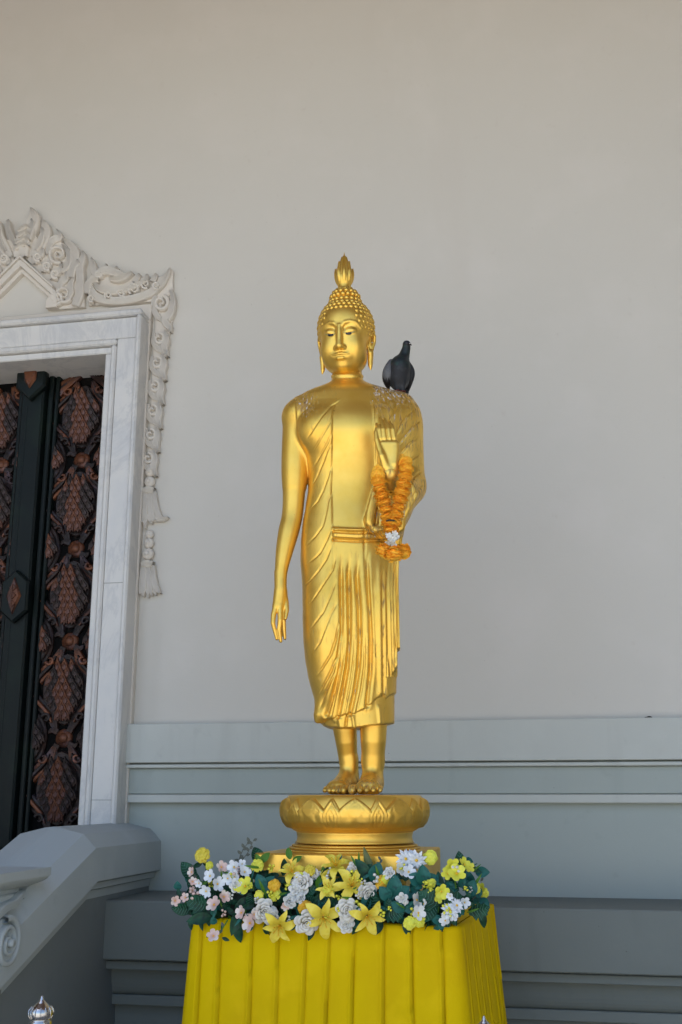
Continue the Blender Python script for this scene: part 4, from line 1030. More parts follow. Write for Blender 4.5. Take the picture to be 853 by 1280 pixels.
# scroll: cylinder across the parapet with a raised spiral on its face
def cyl(y, z, r, x0, x1, name, n=36):
    mb = MB(); mb.lathe([(.001, 0), (r*.96, 0), (r, .008), (r, x1-x0-.008), (r*.96, x1-x0), (.001, x1-x0)], n=n)
    return mb.build(name, COPE, newel, I4, Matrix.Translation((x0, y, z)) @ Matrix.Rotation(R_(90), 4, 'Y'))
RS = rN*1.85
cyl(nc.y, nc.z, RS, XNL+.03, XN-.03, 'scroll_drum')
mb = MB(); pts = []
for i in range(60):
    t = i/59; a = 1.9-t*4.6*math.pi; rr_ = RS*(.93*(1-t)**.85+.07); pts.append((rr_*math.cos(a), rr_*math.sin(a)))
mb.blade(pts, [RS*.13, RS*.12, RS*.10, RS*.07, RS*.05], 0, .030, 0, False, 2)
mb.build('scroll_spiral', COPE, newel, I4, Matrix.Translation((XN-.032, nc.y, nc.z)) @ Matrix.Rotation(R_(90), 4, 'Z'))
cyl(nc.y, nc.z, RS*.16, XN-.05, XN+.012, 'scroll_eye', 20)
mb = MB(); pts = []
for i in range(24):
    t = i/23; a = 2.2-t*3.4; rr_ = RS*(1.18+.25*t); pts.append((nc.y+rr_*math.cos(a)*-1, nc.z+rr_*math.sin(a)))
# leafy sweep from the scroll up under the cap
mb = MB(); mb.blade([(-RS*1.0, RS*.2), (-RS*.9, RS*.95), (-RS*.1, RS*1.35), (RS*.8, RS*1.5), (RS*1.5, RS*1.9)], [RS*.10, RS*.16, RS*.20, RS*.18, RS*.03], 0, .035, 0, True, 4)
mb.build('scroll_leaf', COPE, newel, I4, Matrix.Translation((XN-.055, nc.y, nc.z)) @ Matrix.Rotation(R_(90), 4, 'Z'))
mb = MB(); mb.box((XNL+.05, ynear, 0), (XN-.06, nc.y+RS*.8, nc.z-.02), bev=.01); mb.build('newel_foot', PARW_SHADE, newel)
# the stair itself, between the two parapets
nst = 6
mb = MB()
for i in range(nst):
    z1 = OZ0-.04-i*(OZ0-.04)/nst; mb.box((-7.2, YW-.9-(i+1)*.32 if i else YW-1.1, -.05), (xl_+.01, YW+.01 if i == 0 else YW-.9-i*.32+.02, z1-.002*i))
o_ = mb.build('stair_steps', FLOOR); tag(o_, kind='structure')

# ------------------------------------------------------------------ porch: floor, ceiling, court; added piers and end walls that block light
mb = MB(); mb.box((X0, YO, -.12), (X1, YW+.4, 0)); tag(mb.build('porch_floor', FLOOR), kind='structure')
mb = MB(); mb.box((-150, -300, -.62), (150, 60, -.6)); tag(mb.build('ground', GROUND), kind='structure')
mb = MB(); mb.box((X0, YO, ZT), (X1, YW+.5, ZT+.3)); tag(mb.build('porch_ceiling', CEIL), kind='structure')
PLAB = ['added square light-blocking pier farthest left, past the stairs', 'added square light-blocking pier left of the viewer, nearer the stairs', 'added square light-blocking pier at the right end of the porch']
for i, x in enumerate(SHADE_PIERS):  # added out of view to narrow the opening and darken the gold's sides
    mb = MB(); mb.box((x-.45, YO+.05, 0), (x+.45, YO+.95, ZT)); o_ = mb.build('added_shade_pier', PLASTER); tag(o_, PLAB[i], 'pier', 'added light-blocking piers along the open side')
for x, lab in ((X0, 'added light-blocking end wall past the stairs on the left'), (X1, 'added light-blocking end wall on the right')):
    mb = MB(); mb.box((x-.15, YO, 0), (x+.15, YW-.005, ZT-.005)); tag(mb.build('added_end_wall', PLASTER), lab, 'wall')  # unseen walls added to keep side light off the statue and wall
# ------------------------------------------------------------------ yellow draped table
CLOTH = mat('yellow_satin', (.70, .49, .001), .75, spec=.08, noise=[(2.5, (.64, .42, .002), .45, .7), (8, (.74, .51, .004), .52, .75)], bump=[(350, .12, .001), (9, .3, .012, (1, 1, .35)), (30, .25, .004, (1, 1, .5))])
fR, LT_ = front_edge(574, 1160, .50, 237)
zT = fR[2]; hwT = LT_/2; DT = .90
TFR = STAGE @ Matrix.Translation((fR[0], fR[1], 0)) @ Matrix.Rotation(R_(-15.5), 4, 'Z') @ Matrix.Translation((-hwT, 0, 0))
def wfront(px_): return np.interp(px_, [240, 573, 615], [.50-LT_*math.sin(R_(15.5)), .50, .25])
# table frame: x along the front, y backwards, z up
tab = root('draped_table', TFR @ Matrix.Translation((0, DT/2, 0)), 'altar table skirted in pleated bright yellow cloth carrying the statue and flowers', 'table')
splay = .062                                  # outward lean per metre of drop
def skirt_pt(s_, z, L1, L2, kind):
    """s_: metres along the front from the left corner, wrapping round the right and left sides"""
    d = max(0, zT-z); o_ = splay*d
    return d, o_
nz_ = 34
# path round the table: left side (back to front), front, right side (front to back)
path = []; seg = .006
def add_path(a, b):
    a, b = Vector(a), Vector(b); n = int((b-a).length/seg)
    for i in range(n): path.append((a+(b-a)*i/n, (b-a).normalized()))
rc_ = .045
def corner(c, a0, a1):
    n = 14
    for i in range(n): a = a0+(a1-a0)*i/n; path.append((Vector(c)+Vector((math.cos(a), math.sin(a)))*rc_, Vector((-math.sin(a), math.cos(a)))))
W2 = hwT
add_path((-W2, DT), (-W2, rc_)); corner((-W2+rc_, rc_), math.pi, 1.5*math.pi); iF0 = len(path)
add_path((-W2+rc_, 0), (W2-rc_, 0)); iF1 = len(path); corner((W2-rc_, rc_), 1.5*math.pi, 2*math.pi); add_path((W2, rc_), (W2, DT)); corner((W2-rc_, DT-rc_), 0, .5*math.pi); add_path((W2-rc_, DT), (-W2+rc_, DT))
S = [0]
for i in range(1, len(path)): S.append(S[-1]+(path[i][0]-path[i-1][0]).length)
S0 = S[iF0]
# pleats: unequal knife pleats, each with a fold lip and a dark tuck
rp = random.Random(3); edges = []; x = -1.4
photo_edges = [at_ for at_ in (253, 277, 314, 346, 381, 411, 441, 474, 507, 543)]
def along(q):
    L_ = 0
    for _ in range(80):
        c = fR[:2]+L_*np.array([-math.cos(R_(15.5)), math.sin(R_(15.5))]); L_ += (proj(np.array([[c[0], c[1], zT-.15]]))[0][0]-q)*.0024
    return LT_-L_
base_e = [S0+along(q)-rc_ for q in (251, 275, 314, 347, 381.5, 411.5, 443, 480, 515, 553)]
e = base_e[0]
while e > -.2: e -= rp.uniform(.07, .12); edges.insert(0, e)
edges += base_e; e = base_e[-1]
while e < S[-1]+.2: e += rp.uniform(.10, .17); edges.append(e)
rows = []
for k in range(nz_+1):
    t = max(0, k-1)/(nz_-1); z = zT*(1-t**1.25)+(.001 if k == 1 else .005 if k == 0 else 0); d = max(0, zT-z); row = []
    for i, (p, tg_) in enumerate(path):
        nrm = Vector((tg_.y, -tg_.x)); s_ = S[i]
        s2 = s_+.012*math.sin(s_*9+d*2.2)*min(1, d*1.5)
        j = int(np.searchsorted(edges, s2)) - 1; j = max(0, min(len(edges)-2, j)); w_ = edges[j+1]-edges[j]; u = (s2-edges[j])/w_
        amp = (.010+.012*min(1, d/.5)); lip = math.exp(-((1-u)*w_/.010)**2)*1.0; tuck = -math.exp(-(u*w_/.0055)**2)*1.4
        prof_ = amp*(.25*u+.5*lip+tuck*1.15+.22*math.sin(math.pi*u)**1.2)
        wave = .010*math.sin(s_*5.3+1.1)*min(1, d)+.004*math.sin(s_*17+d*6)*min(1, d*2)
        off = splay*d*1.25+prof_+wave*.9*min(1, d/.05) if k > 0 else -.015
        q = p+nrm*off; row.append((q.x, q.y, z-(.0 if d > 0 else 0)))
    rows.append(row)
mb = MB(); n = len(path); vs = [p for r in rows for p in r]
mb.add(vs, [(i*n+j, i*n+(j+1) % n, (i+1)*n+(j+1) % n, (i+1)*n+j) for i in range(nz_) for j in range(n)], 0, True)
mb.build('cloth_skirt', CLOTH, tab, TFR)
mb = MB(); g = 24; vs = []
for i in range(g+1):
    for j in range(g+1):
        x = -W2+2*W2*i/g; y = DT*j/g; vs.append((x*(1-.022/W2), .011+y*(1-.022/DT), zT+.004+.003*math.sin(x*11+y*5)*math.sin(y*9)*(0 < i < g and 0 < j < g)))
mb.add(vs, [(i*(g+1)+j, (i+1)*(g+1)+j, (i+1)*(g+1)+j+1, i*(g+1)+j+1) for i in range(g) for j in range(g)], 0, True); mb.build('cloth_top', CLOTH, tab, TFR)

# ------------------------------------------------------------------ marigold garland over the raised wrist
ORG = mat('marigold_orange', (1.0, .54, .05), .7, spec=.2, sss=.25, noise=[(60, (1.0, .56, .07), .45, .7), (25, (.98, .40, .025), .5, .75)])
WHT = mat('white_petal', (.72, .72, .68), .6, sss=.15, noise=[(50, (.62, .63, .60), .5, .7)])
gar = root('marigold_garland', STAGE @ Matrix.Translation(PV(489, 655, .34)), 'orange marigold garland with white buds hanging from the raised hand', 'garland')
def ruffle(name, R, H, m, seed, layers=6, pet=14):
    rd = random.Random(seed); mb = MB()
    for l in range(layers):
        zc2 = -H/2+H*(l+.5)/layers; rl = R*(1-.28*abs(2*(l+.5)/layers-1)**2)
        for k in range(pet):
            a = 2*math.pi*(k+rd.random()*.7)/pet; ca, sa = math.cos(a), math.sin(a); wd = rl*.34; up = rd.uniform(-.2, .25)*H*.5; rr_ = rl*rd.uniform(.92, 1.06)
            P0 = lambda r_, t_, z_: (r_*ca-t_*sa, r_*sa+t_*ca, z_)
            v = [P0(rl*.25, -wd*.3, zc2), P0(rl*.25, wd*.3, zc2), P0(rr_*.8, -wd, zc2+up*.6), P0(rr_*.82, 0, zc2+up*.6+H*.07), P0(rr_*.8, wd, zc2+up*.6),
                 P0(rr_*.98, -wd*.62, zc2+up*1.1-H*.04), P0(rr_*1.03, 0, zc2+up*1.2), P0(rr_*.98, wd*.62, zc2+up*1.1-H*.04)]
            mb.add(v, [(0, 1, 3), (0, 3, 2), (1, 4, 3), (2, 3, 6, 5), (3, 4, 7, 6)], 0, False)
    mb.sphere((0, 0, 0), R*.80, 12, 6, sc3=(1, 1, H/R*.62))
    return mb.me(name, m)
MG = [ruffle('marigold', .0335, .030, ORG, q) for q in range(4)]
def strand(pts, n, sc_=1.0):
    sp = smooth_path([Vector(P(*p)) for p in pts], 12); L_ = [0]
    for i in range(1, len(sp)): L_.append(L_[-1]+(sp[i]-sp[i-1]).length)
    for k in range(n):
        s_ = L_[-1]*(k+.5)/n; i = max(1, int(np.searchsorted(L_, s_))); f = (s_-L_[i-1])/(L_[i]-L_[i-1]); p = sp[i-1].lerp(sp[i], f); t = (sp[i]-sp[i-1]).normalized()
        R3 = t.to_track_quat('Z', 'Y').to_matrix().to_4x4() @ Matrix.Rotation(random.random()*6.28, 4, 'Z') @ Matrix.Rotation(random.uniform(-.12, .12), 4, 'X')
        link('marigold', MG[k % 4], gar, STAGE, Matrix.Translation(p) @ R3 @ Matrix.Scale(sc_*random.uniform(.93, 1.07), 4))
strand([(478, 588, .300), (473, 593, .350), (473.5, 604, .365), (478, 622, .345), (483.5, 642, .33), (486.5, 658, .325)], 10, .98)
strand([(493, 583, .285), (503, 576, .330), (508, 583, .350), (506, 600, .355), (501, 622, .345), (496.5, 642, .335), (492, 657, .33)], 11, .98)
link('marigold', MG[0], gar, STAGE, Matrix.Translation(PV(489.5, 663, .335)) @ Matrix.Scale(1.0, 4))
STEM = mat('dark_thread', (.05, .035, .02), .8)
mb = MB(); mb.tube([P(483.5, 651, .352), P(487, 650, .366), P(491.5, 650.5, .366), P(495.5, 652, .352)], [.004]*4, 6); mb.build('tie_cord', STEM, gar, STAGE)
def bud5(R, m, name, lift=.25, n=5, wd=.62, cen=None, notch=0.0):
    """open flower with n rounded petals, facing +z"""
    mb = MB()
    for k in range(n):
        a = 2*math.pi*k/n; ca, sa = math.cos(a), math.sin(a)
        P0 = lambda r_, t_, z_: (r_*ca-t_*sa, r_*sa+t_*ca, z_)
        w1 = R*wd
        mb.add([P0(R*.08, -w1*.12, 0), P0(R*.08, w1*.12, 0), P0(R*.5, -w1*.62, R*lift*.55), P0(R*.5, 0, R*lift*.30), P0(R*.5, w1*.62, R*lift*.55),
                P0(R*.88, -w1*.52, R*lift), P0(R*(.92-notch), 0, R*lift*.85), P0(R*.88, w1*.52, R*lift), P0(R*1.02, -w1*.15, R*lift*.95), P0(R*1.02, w1*.15, R*lift*.95)],
               [(0, 1, 3), (0, 3, 2), (1, 4, 3), (2, 3, 6, 5), (3, 4, 7, 6), (5, 6, 8), (6, 7, 9), (6, 9, 8)], 0, True)
    mb.sphere((0, 0, R*.06), R*.14, 7, 4, m=1 if cen else 0)
    return mb.me(name, [m, cen] if cen else m)
crown = bud5(.0135, WHT, 'white_bud', .5, 5, .6)
for k in range(16):
    a = random.random()*6.28; px_ = 491+random.uniform(-6, 6.5); py_ = 673+random.uniform(-6.5, 8)
    d = (PV(px_, py_, .345+random.uniform(-.01, .02))-PV(490, 674, .32)); q = (d+Vector((0, -.03, 0))).normalized().to_track_quat('Z', 'Y').to_matrix().to_4x4()
    link('white_bud', crown, gar, STAGE, Matrix.Translation(PV(px_, py_, .345+random.uniform(-.01, .015))) @ q)
mb = MB(); mb.tube([P(489.5, 660, .33), P(490.5, 686, .33)], [.012, .010], 8); mb.build('white_cord', WHT, gar, STAGE)
BIG = [ruffle('tassel_marigold', .040, .052, ORG, 11+q, 6, 12) for q in range(3)]
for (a, b, w_), m, s_ in zip([(481, 689, .34), (492.5, 692.5, .365), (503.5, 689.5, .335)], BIG, (1.0, 1.05, .88)):
    link('tassel_marigold', m, gar, STAGE, Matrix.Translation(PV(a, b, w_)) @ Matrix.Rotation(random.random()*3, 4, 'Z') @ Matrix.Rotation(.5*(a-492)/12, 4, 'Y') @ Matrix.Scale(s_, 4))

def leaf_me(L_, wd, m, veins=False, lobed=False):
    mb = MB(); n = 8; rows = []
    for i in range(n+1):
        t = i/n; w_ = wd*L_*math.sin(math.pi*min(1, .05+.95*t))**.75*(1.0-.25*t)+.0004
        if lobed: w_ *= (1+.22*math.cos(t*n*math.pi))
        z_ = -.35*L_*(t-.45)**2+L_*.05; rows.append([(L_*t, q*w_, z_+abs(q)*w_*.30) for q in (-1, -.5, 0, .5, 1)])
    vs = [p for r in rows for p in r]; mb.add(vs, [(i*5+j, i*5+j+1, (i+1)*5+j+1, (i+1)*5+j) for i in range(n) for j in range(4)], 0, True)
    if veins:
        for i in range(1, n):
            t = i/n
            for q in (-1, 1):
                a = Vector(rows[i][2]); b_ = Vector(rows[min(n, i+1)][4 if q > 0 else 0])*.85+Vector(rows[min(n, i+1)][2])*.15; mb.tube([a+Vector((0, 0, .0015)), b_+Vector((0, 0, .0015))], [.0016, .0008], 4, m=1)
    return mb.me('leaf', [m, VEIN] if veins else m)
# ------------------------------------------------------------------ pigeon on the shoulder
def pig_x(t, N, L, tc, nz, ramp, mix, cur, b): return None
PIG = mat('pigeon_slate', (.018, .020, .024), .6, spec=.3, sheen=.08, noise=[(35, (.038, .041, .046), .48, .7, 5), (120, (.018, .018, .022), .5, .7)], bump=[(220, .4, .002, (1, 1, .5))])
PIGN = mat('pigeon_neck', (.014, .020, .022), .5, spec=.35, noise=[(50, (.016, .040, .032), .5, .7), (40, (.035, .018, .04), .56, .75)], bump=[(260, .3, .0015)])
PIGW = mat('pigeon_wing_grey', (.095, .098, .105), .6, noise=[(45, (.05, .052, .056), .48, .65, 5), (20, (.13, .135, .14), .55, .75)], bump=[(150, .5, .002, (1, 1, .3))])
PIGK = mat('pigeon_dark_feather', (.010, .010, .012), .5, noise=[(60, (.03, .03, .034), .5, .75)])
PIGR = mat('pigeon_red_foot', (.20, .035, .028), .5); PIGB = mat('pigeon_beak', (.03, .028, .028), .4); CERE = mat('pigeon_cere', (.42, .40, .38), .6); EYO = mat('pigeon_eye', (.25, .06, .01), .2)
WP = -.005
pig = root('pigeon', STAGE @ Matrix.Translation(PV(499, 489, WP)), 'dark slate pigeon perched on the robed shoulder of the golden statue', 'bird')
fp_ = Field(P(474, 498, 0)-[0, .11, 0], P(524, 418, 0)+[0, .16, 0], .0028)
pc = lambda pts, rad, k=.01: fp_.caps([P(*p) for p in pts], rad, k)
fp_.ell(P(498.8, 467, WP), (.050, .060, .066), .0)
fp_.ell(P(500.5, 458, WP+.015), (.044, .050, .050), .02)
fp_.ell(P(499, 477, WP-.01), (.042, .055, .040), .02)
pc([(500.5, 457, WP), (505, 446, WP+.005), (508, 436, WP+.012)], [.040, .026, .0195], .02)
fp_.ell(P(508.5, 430.5, WP+.016), (.0185, .024, .0175), .008)
pc([(497, 478, WP+.02), (496.5, 487, WP+.02)], [.018, .011], .01); pc([(503, 479, WP+.02), (503.5, 487.5, WP+.02)], [.018, .011], .01)
V, Q = fp_.mesh(); V = relax(V, Q, 2, .4); px, py = proj(V)
nk = (py < 457+(px-498)*.25); fQ = nk[Q].sum(1) >= 2; Nn = vnormals(V, Q)
sculpt('body', V, Q[~fQ], PIG, pig, normals=Nn); sculpt('neck_and_head', V, Q[fQ], PIGN, pig, normals=Nn)
for s_, pts, rad in ((-1, [(489.5, 453, WP+.01), (485.5, 464, WP+.02), (484.3, 475, WP+.005), (486, 486, WP-.03)], [.016, .024, .021, .006]),
                     (1, [(510, 454, WP), (514.0, 464, WP-.005), (513.5, 474, WP-.02), (510, 489, WP-.055)], [.012, .017, .015, .006])):
    fw = Field(P(478, 496, 0)-[0, .08, 0], P(521, 444, 0)+[0, .12, 0], .0028)
    fw.caps(*dense([(a, b, c, r_) for (a, b, c), r_ in zip(pts, rad)], 4), 0)
    V, Q = fw.mesh(); V = relax(V, Q, 1, .4); px, py = proj(V); dk = (py > 474+2*np.sin(px*2)); fQ = dk[Q].sum(1) >= 2; Nn = vnormals(V, Q)
    wg = sculpt('wing', V, Q[~fQ], PIGW if s_ < 0 else PIG, pig, normals=Nn); sculpt('wing_tip', V, Q[fQ], PIGK, wg, normals=Nn)
mb = MB()
for k in range(5): o_ = (k-2)*1.1; mb.tube([P(503+o_*.5, 472, WP-.04), P(506+o_, 482, WP-.055), P(508.6+o_*1.0, 491.5, WP-.055)], [.012, .011, .008], 8, 0, .3)
mb.build('tail', PIGK, pig, STAGE)
for (a, b) in ((496, 487), (503, 488)):
    mb = MB(); c = P(a, b, WP+.02); mb.tube([c+[0, 0, .012], c+[0, 0, -.008]], [.0042, .0040], 8)
    for q in (-.55, 0, .55): mb.tube([c+[0, 0, -.006], c+[.016*math.sin(q), -.018*math.cos(q), -.009], c+[.026*math.sin(q), -.028*math.cos(q), -.014]], [.0034, .003, .0016], 6)
    mb.build('foot', PIGR, pig, STAGE)
hd = P(510.5, 431, WP+.03)
mb = MB(); mb.tube([hd+[.002, -.006, .001], hd+[.011, -.016, -.006], hd+[.014, -.020, -.012]], [.0058, .0036, .001], 8); mb.build('beak', PIGB, pig, STAGE)
mb = MB(); mb.sphere(hd+[.0075, -.0125, -.0005], .0046, 8, 6); mb.build('cere', CERE, pig, STAGE)
for s_ in (-1, 1): mb = MB(); mb.sphere(P(508.5+s_*3.6, 429.8, WP+.026+.006*s_), .0034, 8, 6); mb.build('eye', EYO, pig, STAGE)

# ------------------------------------------------------------------ polished finials of the low railing
STEEL = mat('stainless_steel', (.50, .50, .50), .22, metal=1.0, noise=[(20, (.36, .35, .34), .5, .7), (60, (.16, .14, .11), .66, .76)], bump=[(40, .06, .002)])
def finial_post(px_, py_tip, D, lab):
    a, b = (CY-py_tip)/FPX, (px_-CX)/FPX; f = cP-a*sP; c = Vector((b*D/f, D-DS, EYE+D*(a*cP+sP)/f)); u = D/FPX
    r0 = root('railing_post', STAGE @ Matrix.Translation((c.x, c.y, 0)), lab, 'railing post', 'steel railing posts in front of the altar')
    k = u*1.0; z = c.z
    prof = [(.001, 0), (1.6, -1.5), (2.0, -3.5), (3.0, -5.5), (5.2, -7.5), (5.6, -8.5), (7.5, -9.3), (8.0, -10.5), (11.5, -12.2), (13.6, -15.5), (14.0, -18.5), (13.4, -21.5), (11.5, -24.5), (10.5, -25.5), (11.6, -26.5), (12.8, -29.5), (12.0, -33), (9, -36), (8, -38)]
    mb = MB(); mb.lathe([(r_*k, d*k) for r_, d in prof][::-1], (c.x, c.y, z), 28); fi = mb.build('finial', STEEL, r0, STAGE)
    mb = MB()
    for q in range(14):
        aa = 2*math.pi*q/14; mb.tube([(c.x+k*r_*math.cos(aa), c.y+k*r_*math.sin(aa), z+d*k) for r_, d in ((11.0, -12), (13.9, -15.5), (14.4, -18.5), (13.8, -21.5), (11.6, -24.6))], [k*.7]*5, 5)
    mb.build('finial_gadroons', STEEL, fi, STAGE)
    mb = MB(); mb.lathe([(8*k, z-38*k), (8*k, .01), (13*k, .0)][::-1], (c.x, c.y, 0), 24); mb.build('post_shaft', STEEL, r0, STAGE)
    return c
ca = finial_post(53, 1244, 3.3, 'polished steel railing post with ribbed ball finial before the grey stair parapet')
cb = finial_post(605, 1269, 3.3, 'steel railing post whose finial tip just shows in front of the yellow cloth')
DIRT = mat('black_dirt', (.01, .01, .009), .9)
d0 = at(811, 897.5, YW-.05); mb = MB()
for q in range(6): mb.sphere((d0.x+.006*q-.016, d0.y+random.uniform(-.01, .01), d0.z+.002), random.uniform(.004, .011), 7, 5, sc3=(1.4, 1, .7))
o_ = mb.build('dirt_clump', DIRT); tag(o_, 'small black dirt clump lying on the upper moulding at the right', 'dirt')

# ------------------------------------------------------------------ flowers along the front of the plinth
def grad(c0, R0):
    def f(t, N, L, tc, nz, ramp, mix, cur, b):
        v = N.new('ShaderNodeVectorMath'); v.operation = 'LENGTH'; L.new(tc.outputs['Object'], v.inputs[0])
        return mix(ramp(v.outputs['Value'], R0, R0*.15), cur, c0)
    return f
YEL = mat('lily_yellow', (.84, .68, .06), .55, sss=.15, noise=[(18, (.88, .76, .14), .45, .7), (60, (.78, .58, .03), .55, .75)], extra=grad((.62, .50, .04), .05), bump=[(90, .3, .002)])
YEG = mat('lemon_yellow', (.78, .76, .07), .55, sss=.1, noise=[(25, (.66, .70, .08), .5, .7)], extra=grad((.55, .52, .02), .014))
YEO = mat('deep_yellow', (.80, .46, .02), .55, noise=[(30, (.72, .36, .015), .5, .7)])
IVO = mat('ivory_petal', (.74, .72, .66), .6, sss=.15, noise=[(30, (.66, .63, .56), .45, .7)], extra=grad((.62, .55, .36), .03))
PNK = mat('blush_petal', (.72, .54, .48), .6, sss=.1, noise=[(40, (.66, .44, .38), .5, .7), (15, (.78, .70, .64), .48, .6)], extra=grad((.62, .36, .30), .016))
BLW = mat('cool_white_petal', (.76, .79, .82), .6, noise=[(40, (.66, .70, .76), .5, .7)], extra=grad((.55, .60, .56), .012))
GRD = mat('deep_green_leaf', (.008, .042, .022), .45, spec=.25, noise=[(20, (.014, .085, .042), .45, .7), (60, (.006, .022, .018), .55, .75)])
GRT = mat('teal_leaf', (.014, .115, .095), .5, spec=.25, noise=[(20, (.03, .16, .14), .45, .7), (60, (.012, .06, .06), .55, .75)])
GRL = mat('fresh_green_leaf', (.06, .17, .015), .5, spec=.25, noise=[(25, (.10, .20, .025), .5, .7)])
VEIN = mat('pale_vein', (.05, .17, .12), .5)
GRY = mat('dusty_sprig', (.09, .10, .08), .7)
arr = root('flower_arrangement', TFR @ Matrix.Translation((0, .02, zT)), 'long row of artificial lilies, roses and green leaves on the yellow draped table', 'flower arrangement')
def petal(mb, R, wd, a, el, curl, m=0, n=6, tip=.05, cup=.25, z0=0.0, r0=.06):
    """pointed petal leaving the centre at azimuth a, rising by el then curling back"""
    ca, sa = math.cos(a), math.sin(a); rows = []; r_, z_ = R*r0, z0; ang = el; 
    for i in range(n+1):
        t = i/n; w_ = wd*R*(math.sin(math.pi*min(1, .10+.90*t))**.7*(1-t*.15))+R*tip*(1-t)*.3 if t < 1 else R*.012
        row = []
        for q, c_ in ((-1, cup), (-.5, cup*.25), (0, 0), (.5, cup*.25), (1, cup)):
            row.append((r_*ca-q*w_*sa, r_*sa+q*w_*ca, z_+c_*w_))
        rows.append(row); ang -= curl/n; r_ += math.cos(ang)*R/n*(1-r0); z_ += math.sin(ang)*R/n*(1-r0)
    vs = [p for r in rows for p in r]; mb.add(vs, [(i*5+j, i*5+j+1, (i+1)*5+j+1, (i+1)*5+j) for i in range(n) for j in range(4)], m, True)
def lily_petal_me(R, wd, el, curl, seed):
    mb = MB(); petal(mb, R, wd, 0, el, curl, n=10, cup=.22); rd = random.Random(seed); ph = rd.random()*6
    mb.v = [(x, y+.0035*math.sin(x*90+ph)*(x/R), z+.0022*math.sin(x*150+ph*2)*(abs(y)/(R*wd))) for x, y, z in mb.v]; return mb.me('petal', YEL)
LP = [lily_petal_me(.078, .235, .80, 1.30, 1), lily_petal_me(.072, .17, .70, 1.0, 2), lily_petal_me(.080, .22, .95, 1.9, 3), lily_petal_me(.070, .18, .9, 1.5, 4)]
def rose_me(R, m, seed=0):
    """whorls of cupped petals round a tight heart"""
    rd = random.Random(seed); mb = MB()
    for lay, (r0_, r1_, h0, h1, n) in enumerate(((.02, .16, .30, .62, 3), (.10, .34, .22, .66, 4), (.20, .55, .14, .60, 5), (.30, .80, .05, .46, 5), (.38, 1.02, -.05, .24, 6))):
        for k in range(n):
            a = 2*math.pi*(k+.45*lay+rd.uniform(-.18, .18))/n; jz = rd.uniform(.88, 1.12); half = math.pi/n*1.25; rows = []
            for i in range(6):
                t = i/5; r_ = R*(r0_+(r1_-r0_)*t**1.1); z_ = R*(h0+(h1-h0)*math.sin(t*math.pi*.60)/math.sin(math.pi*.60))*jz; row = []
                for q in (-1, -.6, -.2, .2, .6, 1):
                    aa = a+q*half*(1-.35*t*t); e = 1-.16*q*q*t; row.append((r_*e*math.cos(aa), r_*e*math.sin(aa), z_-R*.10*q*q*t))
                rows.append(row)
            vs = [p for r in rows for p in r]; mb.add(vs, [(i*6+j, i*6+j+1, (i+1)*6+j+1, (i+1)*6+j) for i in range(5) for j in range(5)], 0, True)
    return mb.me('rose', m)
def carn_me(R, m, seed=1): 
    me = ruffle('carnation', R, R*1.0, m, seed, 5, 10); return me
def daisy_me(R, m):
    mb = MB()
    for lay in range(2):
        for k in range(9): petal(mb, R*(1-.2*lay), .20, 2*math.pi*(k+.5*lay)/9, .25+.3*lay, .5, n=3, z0=.002*lay)
    mb.sphere((0, 0, .003), R*.16, 7, 4, m=1); return mb.me('daisy', [m, YEO])
LEAF = {'dark': leaf_me(.085, .26, GRD), 'darkv': leaf_me(.105, .34, GRD, True), 'teal': leaf_me(.062, .42, GRT), 'round': leaf_me(.048, .55, GRT), 'fresh': leaf_me(.050, .32, GRL), 'lobed': leaf_me(.10, .42, GRD, True, True)}
def face(px_, py_, w_, tilt=(0, 0), spin=None):
    """orientation: +z of the flower looks at the viewer side, tilted by (right, up)"""
    d = Vector((math.sin(tilt[0]), -math.cos(tilt[0])*math.cos(tilt[1]), math.sin(tilt[1]))); q = d.to_track_quat('Z', 'Y').to_matrix().to_4x4()
    return Matrix.Translation(PV(px_, py_, w_)) @ q @ Matrix.Rotation(random.random()*6.28 if spin is None else spin, 4, 'Z')
rf = random.Random(21)
def mound(px_, py_):                          # how far in front of the statue's axis the heap stands at this point
    t = (py_-1072)/90; return float(wfront(px_))-.085+.12*max(0, min(1.2, t))**.7
def put_fl(me, name, px_, py_, extra=.02, s_=1.0, tl=None, parent=None):
    s_ *= rf.uniform(.88, 1.14); extra += rf.uniform(-.012, .014)
    tl = tl or (rf.uniform(-.75, .75), rf.uniform(-.35, .6))
    return link(name, me, parent or arr, STAGE, face(px_, py_, mound(px_, py_)+extra, tl) @ Matrix.Scale(s_, 4))
# lilies, each with six petals and stamens
mb = MB()
for k in range(6): a = 2*math.pi*k/6+.3; mb.tube([(0, 0, 0), (.012*math.cos(a), .012*math.sin(a), .022), (.020*math.cos(a), .020*math.sin(a), .040)], [.0012, .001, .0022], 5)
mb.tube([(0, 0, 0), (0, 0, .046)], [.0016, .0022], 5); STA = mb.me('stamens', YEO)
def lily(px_, py_, s_, tl, spin=0.0):
    e_ = bpy.data.objects.new('lily', None); col.objects.link(e_); Wm = STAGE @ face(px_, py_, mound(px_, py_)+.035, tl, spin) @ Matrix.Scale(s_, 4)
    e_.parent = arr; e_.matrix_basis = ROOTM[arr.name].inverted() @ Wm; e_.empty_display_size = .03; ROOTM[e_.name] = Wm
    for k in range(6): o = bpy.data.objects.new('petal', LP[k % 2+2*(rf.random() < .45)]); col.objects.link(o); o.parent = e_; o.matrix_basis = Matrix.Rotation(math.pi/3*k+rf.uniform(-.15, .15), 4, 'Z') @ Matrix.Rotation(rf.uniform(-.28, .18), 4, 'Y')
    o = bpy.data.objects.new('stamens', STA); col.objects.link(o); o.parent = e_
